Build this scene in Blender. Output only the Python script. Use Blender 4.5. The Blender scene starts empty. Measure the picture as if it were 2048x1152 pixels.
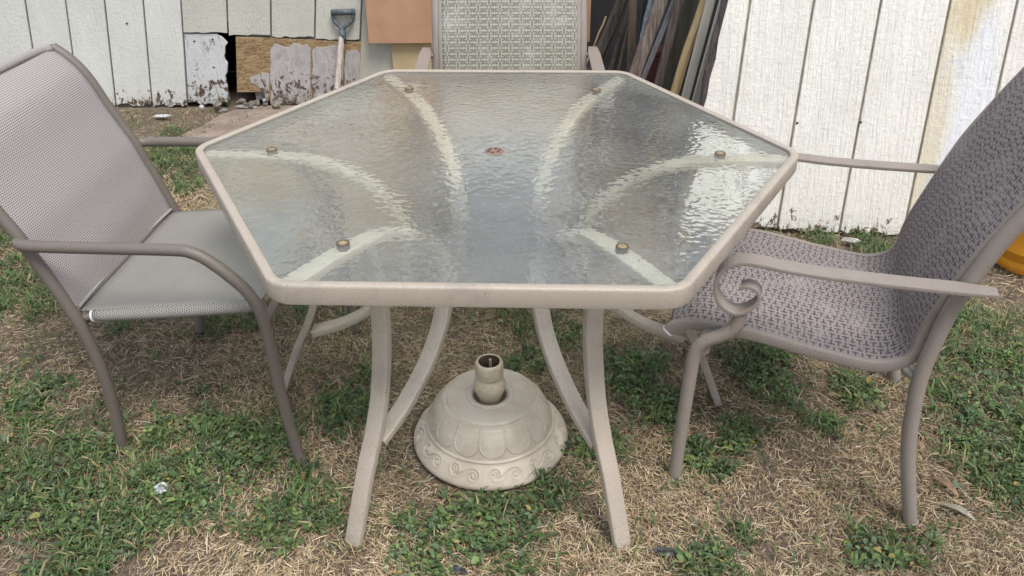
import bpy, bmesh, math, random
import numpy as np
from mathutils import Matrix, Vector
random.seed(7)
RNG = np.random.default_rng(11)
PI = math.pi
scene = bpy.context.scene
COL = scene.collection

# ------------------------------------------------------------------ camera
cam_d = bpy.data.cameras.new('camera')
cam_d.sensor_width = 36.0
cam_d.lens = 1674.84 * 36.0 / 2048.0
cam_d.clip_start = 0.05
cam_d.clip_end = 300.0
cam = bpy.data.objects.new('camera', cam_d)
COL.objects.link(cam)
_r = (0.99997982, -0.00435576, -0.00462444)
_u = (0.00622155, 0.52425721, 0.85153724)
_f = (0.00128469, 0.85154883, -0.52427373)
cam.matrix_world = Matrix(((_r[0], _u[0], -_f[0], 0.036218), (_r[1], _u[1], -_f[1], -1.78225),
                           (_r[2], _u[2], -_f[2], 1.448203), (0, 0, 0, 1)))
scene.camera = cam

# ------------------------------------------------------------------ light
SUN_EL, SUN_AZ = math.radians(62), math.radians(150)     # azimuth clockwise from +Y
world = bpy.data.worlds.new('World')
scene.world = world
world.use_nodes = True
wn = world.node_tree
sky = wn.nodes.new('ShaderNodeTexSky')
sky.sky_type = 'NISHITA'
sky.sun_disc = False
sky.sun_elevation = SUN_EL
sky.sun_rotation = SUN_AZ
sky.air_density = 1.0
sky.dust_density = 2.5
sky.ozone_density = 1.0
# thin even cloud veil over the clear sky
veil = wn.nodes.new('ShaderNodeMix')
veil.data_type = 'RGBA'
wco = wn.nodes.new('ShaderNodeTexCoord')
wno = wn.nodes.new('ShaderNodeTexNoise')
wno.inputs['Scale'].default_value = 2.2
wno.inputs['Detail'].default_value = 5
wn.links.new(wco.outputs['Generated'], wno.inputs['Vector'])
wmr = wn.nodes.new('ShaderNodeMapRange')
wmr.inputs[1].default_value = 0.3
wmr.inputs[2].default_value = 0.7
wmr.inputs[3].default_value = 0.5
wmr.inputs[4].default_value = 0.85
wn.links.new(wno.outputs['Fac'], wmr.inputs[0])
wn.links.new(wmr.outputs[0], veil.inputs[0])
wn.links.new(sky.outputs[0], veil.inputs[6])
veil.inputs[7].default_value = (5.4, 5.95, 6.7, 1)
wn.links.new(veil.outputs[2], wn.nodes['Background'].inputs[0])
wn.nodes['Background'].inputs[1].default_value = 0.115
sun_d = bpy.data.lights.new('sun', 'SUN')
sun_d.energy = 2.1
sun_d.angle = math.radians(24)
sun_d.color = (1.0, 0.965, 0.92)
sun = bpy.data.objects.new('sun', sun_d)
COL.objects.link(sun)
_d = Vector((math.sin(SUN_AZ) * math.cos(SUN_EL), math.cos(SUN_AZ) * math.cos(SUN_EL), math.sin(SUN_EL)))
sun.rotation_euler = _d.to_track_quat('Z', 'Y').to_euler()
sun.location = _d * 20
vs = scene.view_settings
vs.view_transform = 'Standard'
vs.look = 'None'
vs.exposure = 0.70
vs.gamma = 1.0
vs.use_curve_mapping = False
scene.cycles.use_denoising = True
scene.cycles.max_bounces = 10
scene.cycles.diffuse_bounces = 3
scene.cycles.use_adaptive_sampling = True
scene.cycles.adaptive_threshold = 0.02
scene.cycles.transmission_bounces = 10
scene.cycles.transparent_max_bounces = 24


# ------------------------------------------------------------------ materials
class Mat:
    """small helper to write shader maths"""
    def __init__(self, name, rough=0.6, coord='Object'):
        self.m = bpy.data.materials.new(name)
        self.m.use_nodes = True
        self.nt = self.m.node_tree
        self.b = self.nt.nodes['Principled BSDF']
        self.out = self.nt.nodes['Material Output']
        self.b.inputs['Roughness'].default_value = rough
        self.tc = self.nt.nodes.new('ShaderNodeTexCoord')
        self.co = self.tc.outputs[coord]

    def put(self, sock, v):
        if isinstance(v, bpy.types.NodeSocket):
            self.nt.links.new(v, sock)
        elif isinstance(v, (tuple, list)) and len(v) == 3 and sock.type == 'RGBA':
            sock.default_value = (*v, 1)
        else:
            sock.default_value = v

    def f(self, op, a, b=0.0, c=0.0, clamp=False):
        n = self.nt.nodes.new('ShaderNodeMath')
        n.operation = op
        n.use_clamp = clamp
        for i, v in enumerate((a, b, c)):
            self.put(n.inputs[i], v)
        return n.outputs[0]

    def xyz(self, vec=None):
        n = self.nt.nodes.new('ShaderNodeSeparateXYZ')
        self.put(n.inputs[0], vec or self.co)
        return n.outputs[0], n.outputs[1], n.outputs[2]

    def comb(self, x, y, z):
        n = self.nt.nodes.new('ShaderNodeCombineXYZ')
        for i, v in enumerate((x, y, z)):
            self.put(n.inputs[i], v)
        return n.outputs[0]

    def scl(self, s, vec=None, loc=(0, 0, 0)):
        n = self.nt.nodes.new('ShaderNodeMapping')
        self.put(n.inputs['Vector'], vec or self.co)
        n.inputs['Scale'].default_value = s
        n.inputs['Location'].default_value = loc
        return n.outputs[0]

    def noise(self, scale, detail=4, rough=0.55, vec=None, dist=0.0, color=False):
        n = self.nt.nodes.new('ShaderNodeTexNoise')
        self.put(n.inputs['Vector'], vec or self.co)
        n.inputs['Scale'].default_value = scale
        n.inputs['Detail'].default_value = detail
        n.inputs['Roughness'].default_value = rough
        n.inputs['Distortion'].default_value = dist
        return n.outputs['Color'] if color else n.outputs['Fac']

    def voro(self, scale, vec=None, feature='F1', smooth=0.5):
        n = self.nt.nodes.new('ShaderNodeTexVoronoi')
        n.feature = feature
        self.put(n.inputs['Vector'], vec or self.co)
        n.inputs['Scale'].default_value = scale
        if feature == 'SMOOTH_F1':
            n.inputs['Smoothness'].default_value = smooth
        return n.outputs['Distance']

    def step(self, x, lo, hi):
        n = self.nt.nodes.new('ShaderNodeMapRange')
        n.interpolation_type = 'SMOOTHSTEP'
        self.put(n.inputs[0], x)
        n.inputs[1].default_value = lo
        n.inputs[2].default_value = hi
        return n.outputs[0]

    def rng(self, x, lo, hi, a, b):
        n = self.nt.nodes.new('ShaderNodeMapRange')
        self.put(n.inputs[0], x)
        for i, v in enumerate((lo, hi, a, b)):
            n.inputs[i + 1].default_value = v
        return n.outputs[0]

    def mix(self, fac, a, b, mode='MIX'):
        n = self.nt.nodes.new('ShaderNodeMix')
        n.data_type = 'RGBA'
        n.blend_type = mode
        self.put(n.inputs[0], fac)
        self.put(n.inputs[6], a)
        self.put(n.inputs[7], b)
        return n.outputs[2]

    def vmath(self, op, a, b):
        n = self.nt.nodes.new('ShaderNodeVectorMath')
        n.operation = op
        self.put(n.inputs[0], a)
        self.put(n.inputs[1], b)
        return n.outputs[0]

    def bump(self, h, strength=0.5, dist=0.002):
        n = self.nt.nodes.new('ShaderNodeBump')
        self.put(n.inputs['Height'], h)
        n.inputs['Strength'].default_value = strength
        n.inputs['Distance'].default_value = dist
        return n.outputs[0]

    def set(self, **kw):
        for k, v in kw.items():
            self.put(self.b.inputs[k.replace('_', ' ')], v)
        return self.m

    def box_mask(self, v, lo, hi, soft):
        return self.f('MULTIPLY', self.step(v, lo - soft, lo + soft), self.f('SUBTRACT', 1.0, self.step(v, hi - soft, hi + soft)))

    def ell(self, vec, c, r, n, amp=0.5, soft=0.15):
        """noisy ellipse mask in the x/z plane"""
        x, y, z = vec
        dx = self.f('DIVIDE', self.f('SUBTRACT', x, c[0]), r[0])
        dz = self.f('DIVIDE', self.f('SUBTRACT', z, c[1]), r[1])
        d = self.f('SQRT', self.f('ADD', self.f('MULTIPLY', dx, dx), self.f('MULTIPLY', dz, dz)))
        d = self.f('ADD', d, self.f('MULTIPLY', self.f('SUBTRACT', n, 0.5), amp * 2))
        return self.f('SUBTRACT', 1.0, self.step(d, 1 - soft, 1 + soft))


def mat_metal(name, col, spark=0.12, rough=0.45, dirt=0.25):
    """textured powder-coat: fine hammered grain, water marks, chips and rust specks"""
    m = Mat(name, rough)
    fine = m.noise(420, 3, 0.7)
    mid = m.noise(11, 6, 0.65)
    big = m.noise(3.2, 5, 0.6)
    c = m.mix(m.f('MULTIPLY', m.step(fine, 0.5, 0.68), spark), col, tuple(min(1, c * 1.75) for c in col))
    c = m.mix(m.f('MULTIPLY', m.step(mid, 0.5, 0.72), dirt), c, tuple(c * 0.6 for c in col))
    c = m.mix(m.f('MULTIPLY', m.step(big, 0.5, 0.75), 0.35), c, (col[0] * 1.02, col[1] * 0.92, col[2] * 0.86))
    spots = m.step(m.noise(150, 2, 0.5), 0.70, 0.74)
    c = m.mix(m.f('MULTIPLY', spots, 0.7), c, (0.10, 0.06, 0.04))
    chips = m.step(m.noise(34, 5, 0.7), 0.725, 0.74)
    c = m.mix(m.f('MULTIPLY', chips, 0.8), c, (0.16, 0.085, 0.05))
    h = m.f('SUBTRACT', fine, m.f('MULTIPLY', chips, 0.6))
    return m.set(Base_Color=c, Roughness=m.rng(mid, 0.3, 0.8, rough - 0.1, rough + 0.18),
                 Normal=m.bump(h, 0.6, 0.0012))


def mat_plain(name, col, var=0.25, scale=12, rough=0.7, bump=0.3, bs=120, aniso=None, bd=0.002):
    m = Mat(name, rough)
    vec = m.scl(aniso) if aniso else m.co
    n = m.noise(scale, 6, 0.6, vec)
    h = m.noise(bs, 5, 0.65, vec)
    c = m.mix(m.step(n, 0.3, 0.75), tuple(c * (1 - var) for c in col), tuple(min(1, c * (1 + var)) for c in col))
    return m.set(Base_Color=c, Normal=m.bump(h, bump, bd))


def mat_attr(name, attr='col', rough=0.7, trans=0.0):
    m = Mat(name, rough)
    a = m.nt.nodes.new('ShaderNodeAttribute')
    a.attribute_name = attr
    m.set(Base_Color=a.outputs['Color'])
    m.b.inputs['Specular IOR Level'].default_value = 0.3
    if trans:
        t = m.nt.nodes.new('ShaderNodeBsdfTranslucent')
        m.put(t.inputs['Color'], a.outputs['Color'])
        x = m.nt.nodes.new('ShaderNodeMixShader')
        x.inputs[0].default_value = trans
        m.nt.links.new(m.b.outputs[0], x.inputs[1])
        m.nt.links.new(t.outputs[0], x.inputs[2])
        m.nt.links.new(x.outputs[0], m.out.inputs[0])
    return m.m


def mat_siding(name, base, rot=0.09, stains=(), peel=0.0, peel_col=(0.6, 0.6, 0.6), grain=1.0, purple=0.0):
    """painted rough-sawn siding: vertical grain, wear at the foot"""
    m = Mat(name, 0.62)
    p = m.xyz()
    g1 = m.noise(1.0, 7, 0.62, m.scl((95, 30, 5.0)), 0.6)
    g2 = m.noise(1.0, 5, 0.6, m.scl((240, 60, 22)), 0.2)
    blot = m.noise(5.0, 6, 0.6, m.scl((1, 1, 0.6)))
    fine = m.noise(1.0, 5, 0.7, m.scl((55, 55, 75)))
    c = m.mix(m.step(blot, 0.3, 0.75), tuple(x * 0.92 for x in base), tuple(min(1, x * 1.05) for x in base))
    if purple:
        pn = m.noise(1.0, 7, 0.75, m.scl((34, 10, 15)), 0.5)
        c = m.mix(m.f('MULTIPLY', m.step(pn, 0.42, 0.68), purple * 0.6), c, (0.26, 0.225, 0.215))
        pn2 = m.noise(1.0, 6, 0.7, m.scl((130, 10, 40)), 0.8)
        c = m.mix(m.f('MULTIPLY', m.step(pn2, 0.56, 0.66), purple * 0.5), c, (0.14, 0.11, 0.10))
    for (cen, r, colr, amt) in stains:
        k = m.ell(p, cen, r, m.noise(1.0, 5, 0.65, m.scl((26, 10, 9))), 0.7, 0.35)
        c = m.mix(m.f('MULTIPLY', k, amt), c, colr)
    if peel:
        pk = m.step(m.noise(1.0, 7, 0.68, m.scl((30, 10, 9)), 0.9), 0.60 - 0.1 * peel, 0.62 - 0.1 * peel)
        c = m.mix(m.f('MULTIPLY', pk, 0.85), c, peel_col)
    cr = m.step(g2, 0.66, 0.74)
    c = m.mix(m.f('MULTIPLY', cr, 0.16), c, tuple(x * 0.5 for x in base))
    if rot:
        rn = m.noise(1.0, 8, 0.72, m.scl((30, 10, 22)), 0.5)
        lim = m.f('ADD', m.f('MULTIPLY', m.f('SUBTRACT', rn, 0.52), 0.62), rot * 0.35)
        rk = m.f('MULTIPLY', m.step(m.f('SUBTRACT', lim, p[2]), -0.004, 0.006), m.step(rn, 0.5, 0.53))
        c = m.mix(rk, c, m.mix(m.step(fine, 0.35, 0.65), (0.055, 0.036, 0.026), (0.17, 0.11, 0.075)))
        # green algae and splashed soil along the foot
        sn = m.f('MULTIPLY', m.f('SUBTRACT', 1.0, m.step(p[2], 0.0, 0.10)), m.step(fine, 0.35, 0.7))
        c = m.mix(m.f('MULTIPLY', sn, 0.5), c, (0.22, 0.20, 0.14))
    h = m.f('ADD', m.f('MULTIPLY', g1, 1.0), m.f('ADD', m.f('MULTIPLY', g2, 0.45), m.f('MULTIPLY', fine, 0.55)))
    m.b.inputs['Specular IOR Level'].default_value = 0.35
    return m.set(Base_Color=c, Normal=m.bump(h, 0.8 * grain if grain <= 1.2 else 1.0, 0.007 * grain))


def mat_wood(name, dark, light, scale=(60, 60, 4), rough=0.8, bump=0.6):
    m = Mat(name, rough)
    g = m.noise(1.0, 7, 0.66, m.scl(scale), 0.8)
    b = m.noise(9, 4, 0.6)
    c = m.mix(m.step(g, 0.32, 0.66), dark, light)
    c = m.mix(m.f('MULTIPLY', m.step(b, 0.5, 0.75), 0.35), c, tuple(x * 0.6 for x in dark))
    return m.set(Base_Color=c, Normal=m.bump(g, bump, 0.006))


def mat_jacquard(name, light, dark, dust=(0.4, 0.38, 0.36), meander=False):
    """woven sling with a key-like figure; UV in metres"""
    m = Mat(name, 0.8, 'UV')
    u, v, _ = m.xyz()
    PU, PV = 0.0365, 0.038
    cu = m.f('DIVIDE', u, PU)
    col = m.f('FLOOR', cu)
    a = m.f('SUBTRACT', m.f('SUBTRACT', cu, col), 0.5)
    half = m.f('MULTIPLY', m.f('FLOORED_MODULO', col, 2.0), 0.5)
    cv = m.f('ADD', m.f('DIVIDE', v, PV), half)
    b = m.f('SUBTRACT', m.f('FRACT', cv), 0.5)
    A = m.f('ABSOLUTE', a)
    B = m.f('ABSOLUTE', b)

    def band(x, c, w, s=0.025):
        d = m.f('ABSOLUTE', m.f('SUBTRACT', x, c))
        return m.f('SUBTRACT', 1.0, m.step(d, w - s, w + s))

    def lt(x, k, s=0.025):
        return m.f('SUBTRACT', 1.0, m.step(x, k - s, k + s))
    dash = m.f('MULTIPLY', band(B, 0.15, 0.062), m.step(A, 0.12, 0.16))
    dia = m.f('ADD', m.f('MULTIPLY', A, 1.6), B)
    rim = m.f('MULTIPLY', band(dia, 0.27, 0.06), lt(A, 0.2))
    stem = m.f('MULTIPLY', lt(A, 0.075), m.step(B, 0.25, 0.30))
    hook = m.f('MULTIPLY', band(A, 0.40, 0.07), m.f('MULTIPLY', m.step(B, 0.15, 0.19), lt(B, 0.36)))
    bar = m.f('MULTIPLY', band(B, 0.36, 0.06), m.f('MULTIPLY', m.step(A, 0.16, 0.2), lt(A, 0.42)))
    k = m.f('MAXIMUM', m.f('MAXIMUM', dash, rim), m.f('MAXIMUM', stem, m.f('MAXIMUM', hook, bar)))
    if meander:
        # rows of a broken square meander
        mu, mv = 0.0290, 0.0225
        rw = m.f('DIVIDE', u, mv)
        ri = m.f('FLOOR', rw)
        bb = m.f('FRACT', rw)
        off = m.f('FRACT', m.f('MULTIPLY', m.f('SINE', m.f('MULTIPLY', ri, 12.9898)), 43758.5))
        au = m.f('FRACT', m.f('ADD', m.f('DIVIDE', v, mu), off))
        hi = m.step(au, 0.49, 0.51)
        lvl = m.f('ADD', 0.25, m.f('MULTIPLY', hi, 0.5))
        hor = lt(m.f('ABSOLUTE', m.f('SUBTRACT', bb, lvl)), 0.10, 0.04)
        ver = m.f('MULTIPLY', lt(m.f('ABSOLUTE', m.f('SUBTRACT', m.f('ABSOLUTE', m.f('SUBTRACT', au, 0.5)), 0.25)), 0.07, 0.03), lt(m.f('ABSOLUTE', m.f('SUBTRACT', bb, 0.5)), 0.40, 0.03))
        brk = m.step(m.noise(150, 2, 0.6), 0.30, 0.44)
        k = m.f('MULTIPLY', m.f('MAXIMUM', hor, ver), brk)
    # thread relief
    th = m.f('MULTIPLY', m.f('SINE', m.f('MULTIPLY', u, 2 * PI / 0.0021)), m.f('SINE', m.f('MULTIPLY', v, 2 * PI / 0.0021)))
    n = m.noise(60, 4, 0.7)
    thr = m.f('ADD', 0.9, m.f('MULTIPLY', m.f('SUBTRACT', n, 0.5), 1.0))
    k2 = m.f('MULTIPLY', k, thr, clamp=True)
    c = m.mix(k2, light, dark)
    c = m.mix(m.f('MULTIPLY', m.step(th, -0.2, 0.9), 0.22), c, tuple(x * 0.45 for x in light))
    du = m.noise(9, 7, 0.7, dist=0.4)
    c = m.mix(m.f('MULTIPLY', m.step(du, 0.48, 0.74), 0.55), c, dust)
    h = m.f('ADD', m.f('MULTIPLY', th, 0.4), m.f('MULTIPLY', k, -0.6))
    m.b.inputs['Specular IOR Level'].default_value = 0.2
    return m.set(Base_Color=c, Normal=m.bump(h, 0.35, 0.0012))


def mat_weave(name, light, dark, p=0.0056, holes=0.0, q=None):
    m = Mat(name, 0.75, 'UV')
    u, v, _ = m.xyz()
    q = q or p
    row = m.f('FLOOR', m.f('DIVIDE', v, q))
    uu = m.f('ADD', m.f('DIVIDE', u, p), m.f('MULTIPLY', m.f('FLOORED_MODULO', row, 2.0), 0.5))
    a = m.f('ABSOLUTE', m.f('SUBTRACT', m.f('FRACT', uu), 0.5))
    b = m.f('ABSOLUTE', m.f('SUBTRACT', m.f('FRACT', m.f('DIVIDE', v, q)), 0.5))
    gap = m.f('MULTIPLY', m.f('SUBTRACT', 1.0, m.step(a, 0.2, 0.32)), m.f('SUBTRACT', 1.0, m.step(b, 0.16, 0.3)))
    n = m.noise(14, 5, 0.65)
    c = m.mix(gap, light, dark)
    c = m.mix(m.f('MULTIPLY', m.step(n, 0.45, 0.8), 0.3), c, tuple(x * 0.7 for x in light))
    m.b.inputs['Specular IOR Level'].default_value = 0.25
    m.set(Base_Color=c, Normal=m.bump(gap, -0.5, 0.0015))
    if holes:
        t = m.nt.nodes.new('ShaderNodeBsdfTransparent')
        x = m.nt.nodes.new('ShaderNodeMixShader')
        m.put(x.inputs[0], m.f('MULTIPLY', gap, holes))
        m.nt.links.new(m.b.outputs[0], x.inputs[1])
        m.nt.links.new(t.outputs[0], x.inputs[2])
        m.nt.links.new(x.outputs[0], m.out.inputs[0])
    return m.m


def mat_glass(name, ripple):
    m = Mat(name, 0.0)
    g = m.nt.nodes.new('ShaderNodeBsdfGlass')
    g.inputs['Color'].default_value = (0.968, 0.989, 0.972, 1)
    g.inputs['Roughness'].default_value = 0.0
    g.inputs['IOR'].default_value = 1.5
    if ripple:
        n = m.nt.nodes.new('ShaderNodeVectorMath')
        n.operation = 'MULTIPLY_ADD'
        m.nt.links.new(m.noise(30, 2, 0.5, color=True), n.inputs[0])
        n.inputs[1].default_value = (0.022, 0.022, 0.0)
        m.nt.links.new(m.co, n.inputs[2])
        warp = n.outputs[0]
        h1 = m.voro(1.0, m.scl((60, 74, 1), warp), 'SMOOTH_F1', 0.45)
        h2 = m.noise(1.0, 2, 0.45, m.scl((50, 68, 1), warp))
        h = m.f('ADD', h1, m.f('MULTIPLY', h2, 0.8))
        m.nt.links.new(m.bump(h, 1.0, ripple), g.inputs['Normal'])
    if ripple:
        # a film of dust and dried water marks
        d = m.nt.nodes.new('ShaderNodeBsdfDiffuse')
        d.inputs['Color'].default_value = (0.62, 0.63, 0.60, 1)
        n1 = m.noise(5, 6, 0.65)
        n2 = m.noise(70, 4, 0.6)
        x, y, z = m.xyz()
        k = m.f('ADD', m.rng(n1, 0.3, 0.75, 0.06, 0.16), m.f('MULTIPLY', m.step(n2, 0.62, 0.75), 0.06))
        ms = m.nt.nodes.new('ShaderNodeMixShader')
        m.put(ms.inputs[0], k)
        m.nt.links.new(g.outputs[0], ms.inputs[1])
        m.nt.links.new(d.outputs[0], ms.inputs[2])
        m.nt.links.new(ms.outputs[0], m.out.inputs[0])
    else:
        m.nt.links.new(g.outputs[0], m.out.inputs[0])
    return m.m


MT = {}
MT['table'] = mat_metal('sand_powder_coat', (0.375, 0.318, 0.260), 0.4, 0.36, 0.4)
MT['arm'] = mat_metal('skylit_cream_coat', (0.66, 0.57, 0.455), 0.25, 0.55, 0.45)  # frame paint made paler; skylight through the glass put into the colour
MT['chair_dark'] = mat_metal('taupe_powder_coat', (0.145, 0.122, 0.102), 0.1, 0.42, 0.15)
MT['chair_light'] = mat_metal('warm_grey_powder_coat', (0.25, 0.212, 0.182), 0.3, 0.40, 0.35)
MT['glass'] = mat_glass('rippled_glass', 0.00075)
MT['glass_flat'] = mat_glass('plain_glass', 0.0)
MT['sling_right'] = mat_jacquard('plum_jacquard_sling', (0.27, 0.236, 0.228), (0.078, 0.056, 0.057), (0.36, 0.33, 0.31), meander=True)
MT['sling_back'] = mat_jacquard('sage_jacquard_sling', (0.36, 0.34, 0.285), (0.135, 0.13, 0.10), (0.45, 0.45, 0.42))
MT['weave_back'] = mat_weave('mauve_mesh', (0.38, 0.346, 0.33), (0.065, 0.057, 0.055), 0.0060, 0.1, 0.0050)
MT['weave_seat'] = mat_weave('grey_mesh', (0.30, 0.285, 0.255), (0.04, 0.038, 0.032), 0.0062, 0.5, 0.0054)
MT['white_trim'] = mat_plain('white_trim', (0.7, 0.68, 0.68), 0.1, 40, 0.6, 0.1)
MT['pad'] = mat_plain('amber_pad', (0.27, 0.215, 0.12), 0.35, 160, 0.5, 0.2)
MT['pad_ring'] = mat_plain('brown_ring', (0.10, 0.062, 0.03), 0.3, 200, 0.5, 0.2)
MT['plug'] = mat_plain('rust_plug', (0.22, 0.125, 0.095), 0.3, 150, 0.6, 0.2)
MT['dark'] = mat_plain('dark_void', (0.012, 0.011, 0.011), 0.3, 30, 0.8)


# ------------------------------------------------------------------ scene helpers
def thing(name, label, cat, M=None, group=None, kind=None):
    o = bpy.data.objects.new(name, None)
    o.empty_display_size = 0.1
    COL.objects.link(o)
    o.matrix_world = M or Matrix()
    return tag(o, label, cat, group, kind)


def tag(o, label=None, cat=None, group=None, kind=None):
    if label:
        o['label'] = label
    if cat:
        o['category'] = cat
    if group:
        o['group'] = group
    if kind:
        o['kind'] = kind
    return o


def mk(name, verts, faces, mat, parent=None, smooth=True, uv=None, bevel=0.0, seg=2):
    me = bpy.data.meshes.new(name)
    me.from_pydata([tuple(map(float, v)) for v in verts], [], [tuple(int(i) for i in f) for f in faces])
    if uv is not None:
        ul = me.uv_layers.new(name='UVMap')
        li = np.empty(len(me.loops), dtype=np.int32)
        me.loops.foreach_get('vertex_index', li)
        ul.data.foreach_set('uv', np.asarray(uv, dtype=np.float32)[li].ravel())
    me.materials.append(mat)
    bm = bmesh.new()
    bm.from_mesh(me)
    bmesh.ops.recalc_face_normals(bm, faces=bm.faces)
    bm.to_mesh(me)
    bm.free()
    if smooth:
        me.polygons.foreach_set('use_smooth', [True] * len(me.polygons))
    o = bpy.data.objects.new(name, me)
    COL.objects.link(o)
    if parent:
        o.parent = parent
    if bevel:
        b = o.modifiers.new('bevel', 'BEVEL')
        b.width = bevel
        b.segments = seg
        b.limit_method = 'ANGLE'
        b.angle_limit = math.radians(35)
    if smooth and bevel:
        pass
    return o


def flat_smooth(o, ang=35):
    me = o.data
    me.polygons.foreach_set('use_smooth', [True] * len(me.polygons))
    bm = bmesh.new()
    bm.from_mesh(me)
    for e in bm.edges:
        if len(e.link_faces) == 2 and e.calc_face_angle(0) > math.radians(ang):
            e.smooth = False
    bm.to_mesh(me)
    bm.free()
    return o


def catmull(P, n=6):
    P = [np.asarray(p, float) for p in P]
    Q = [2 * P[0] - P[1]] + P + [2 * P[-1] - P[-2]]
    out = []
    for i in range(1, len(Q) - 2):
        a, b, c, d = Q[i - 1], Q[i], Q[i + 1], Q[i + 2]
        for k in range(n):
            t = k / n
            out.append(0.5 * (2 * b + (c - a) * t + (2 * a - 5 * b + 4 * c - d) * t * t + (3 * b - a - 3 * c + d) * t ** 3))
    out.append(P[-1])
    return np.array(out)


def circ(r, n=14):
    return [(r * math.cos(2 * PI * i / n), r * math.sin(2 * PI * i / n)) for i in range(n)]


def rrect(w, h, r, n=3):
    out = []
    for cx, cy, a0 in ((w / 2 - r, h / 2 - r, 0), (-w / 2 + r, h / 2 - r, 90), (-w / 2 + r, -h / 2 + r, 180), (w / 2 - r, -h / 2 + r, 270)):
        for i in range(n + 1):
            a = math.radians(a0 + 90 * i / n)
            out.append((cx + r * math.cos(a), cy + r * math.sin(a)))
    return out


def sweep(P, sec, side=(0, 1, 0), closed=False, scale=None, cap=True):
    """sweep a section along a path; section x runs along `side`"""
    P = np.asarray(P, float)
    n = len(P)
    S = np.asarray(sec, float)
    m = len(S)
    side = np.asarray(side, float)
    verts, faces = [], []
    prev = None
    for i in range(n):
        if closed:
            t = P[(i + 1) % n] - P[i - 1]
        else:
            t = P[min(i + 1, n - 1)] - P[max(i - 1, 0)]
        t = t / (np.linalg.norm(t) + 1e-12)
        ref = side if prev is None or side is not None else prev
        a = ref - (ref @ t) * t
        a = a / (np.linalg.norm(a) + 1e-12)
        b = np.cross(t, a)
        k = 1.0 if scale is None else scale[i]
        for s in S:
            verts.append(P[i] + k * (a * s[0] + b * s[1]))
    R = n if closed else n - 1
    for i in range(R):
        for j in range(m):
            faces.append((i * m + j, i * m + (j + 1) % m, ((i + 1) % n) * m + (j + 1) % m, ((i + 1) % n) * m + j))
    if cap and not closed:
        faces.append(tuple(range(m))[::-1])
        faces.append(tuple((n - 1) * m + j for j in range(m)))
    return verts, faces


def tube(name, P, r, mat, parent, n=14, side=(0, 1, 0), smooth_n=6, sec=None, scale=None):
    pts = catmull(P, smooth_n) if smooth_n else np.asarray(P, float)
    v, f = sweep(pts, sec or circ(r, n), side, scale=None if scale is None else np.interp(np.linspace(0, 1, len(pts)), np.linspace(0, 1, len(scale)), scale))
    o = mk(name, v, f, mat, parent)
    return flat_smooth(o, 50)


def join(parts):
    V, F = [], []
    for v, f in parts:
        k = len(V)
        V += list(v)
        F += [tuple(i + k for i in q) for q in f]
    return V, F


def lathe(prof, n=48, c=(0, 0, 0)):
    V, F = [], []
    m = len(prof)
    for i in range(n):
        a = 2 * PI * i / n
        for r, z in prof:
            V.append((c[0] + r * math.cos(a), c[1] + r * math.sin(a), c[2] + z))
    for i in range(n):
        for j in range(m - 1):
            F.append((i * m + j, ((i + 1) % n) * m + j, ((i + 1) % n) * m + j + 1, i * m + j + 1))
    return V, F


def cyl(r, z0, z1, c=(0, 0), n=24):
    V = [(c[0] + r * math.cos(2 * PI * i / n), c[1] + r * math.sin(2 * PI * i / n), z) for z in (z0, z1) for i in range(n)]
    F = [(i, (i + 1) % n, n + (i + 1) % n, n + i) for i in range(n)] + [tuple(range(n))[::-1], tuple(range(n, 2 * n))]
    return V, F


def box(x0, x1, y0, y1, z0, z1):
    V = [(x, y, z) for x in (x0, x1) for y in (y0, y1) for z in (z0, z1)]
    F = [(0, 1, 3, 2), (4, 6, 7, 5), (0, 4, 5, 1), (2, 3, 7, 6), (0, 2, 6, 4), (1, 5, 7, 3)]
    return V, F


def slab(outline, y0, y1):
    """outline in (x, z), extruded along y"""
    n = len(outline)
    V = [(x, y0, z) for x, z in outline] + [(x, y1, z) for x, z in outline]
    F = [tuple(range(n)), tuple(range(n, 2 * n))[::-1]] + [(i, i + n, (i + 1) % n + n, (i + 1) % n) for i in range(n)]
    return V, F


def at(x, y, z=0, rz=0):
    return Matrix.Translation((x, y, z)) @ Matrix.Rotation(rz, 4, 'Z')


def vnoise(x, y, s, seed=0):
    """smooth value noise in numpy"""
    r = np.random.default_rng(seed).random((256, 256))
    x = np.asarray(x) * s + 71.3
    y = np.asarray(y) * s + 37.7
    xi = np.floor(x).astype(int)
    yi = np.floor(y).astype(int)
    fx = x - xi
    fy = y - yi
    fx = fx * fx * (3 - 2 * fx)
    fy = fy * fy * (3 - 2 * fy)
    g = lambda i, j: r[i % 256, j % 256]
    return (g(xi, yi) * (1 - fx) + g(xi + 1, yi) * fx) * (1 - fy) + (g(xi, yi + 1) * (1 - fx) + g(xi + 1, yi + 1) * fx) * fy


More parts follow.
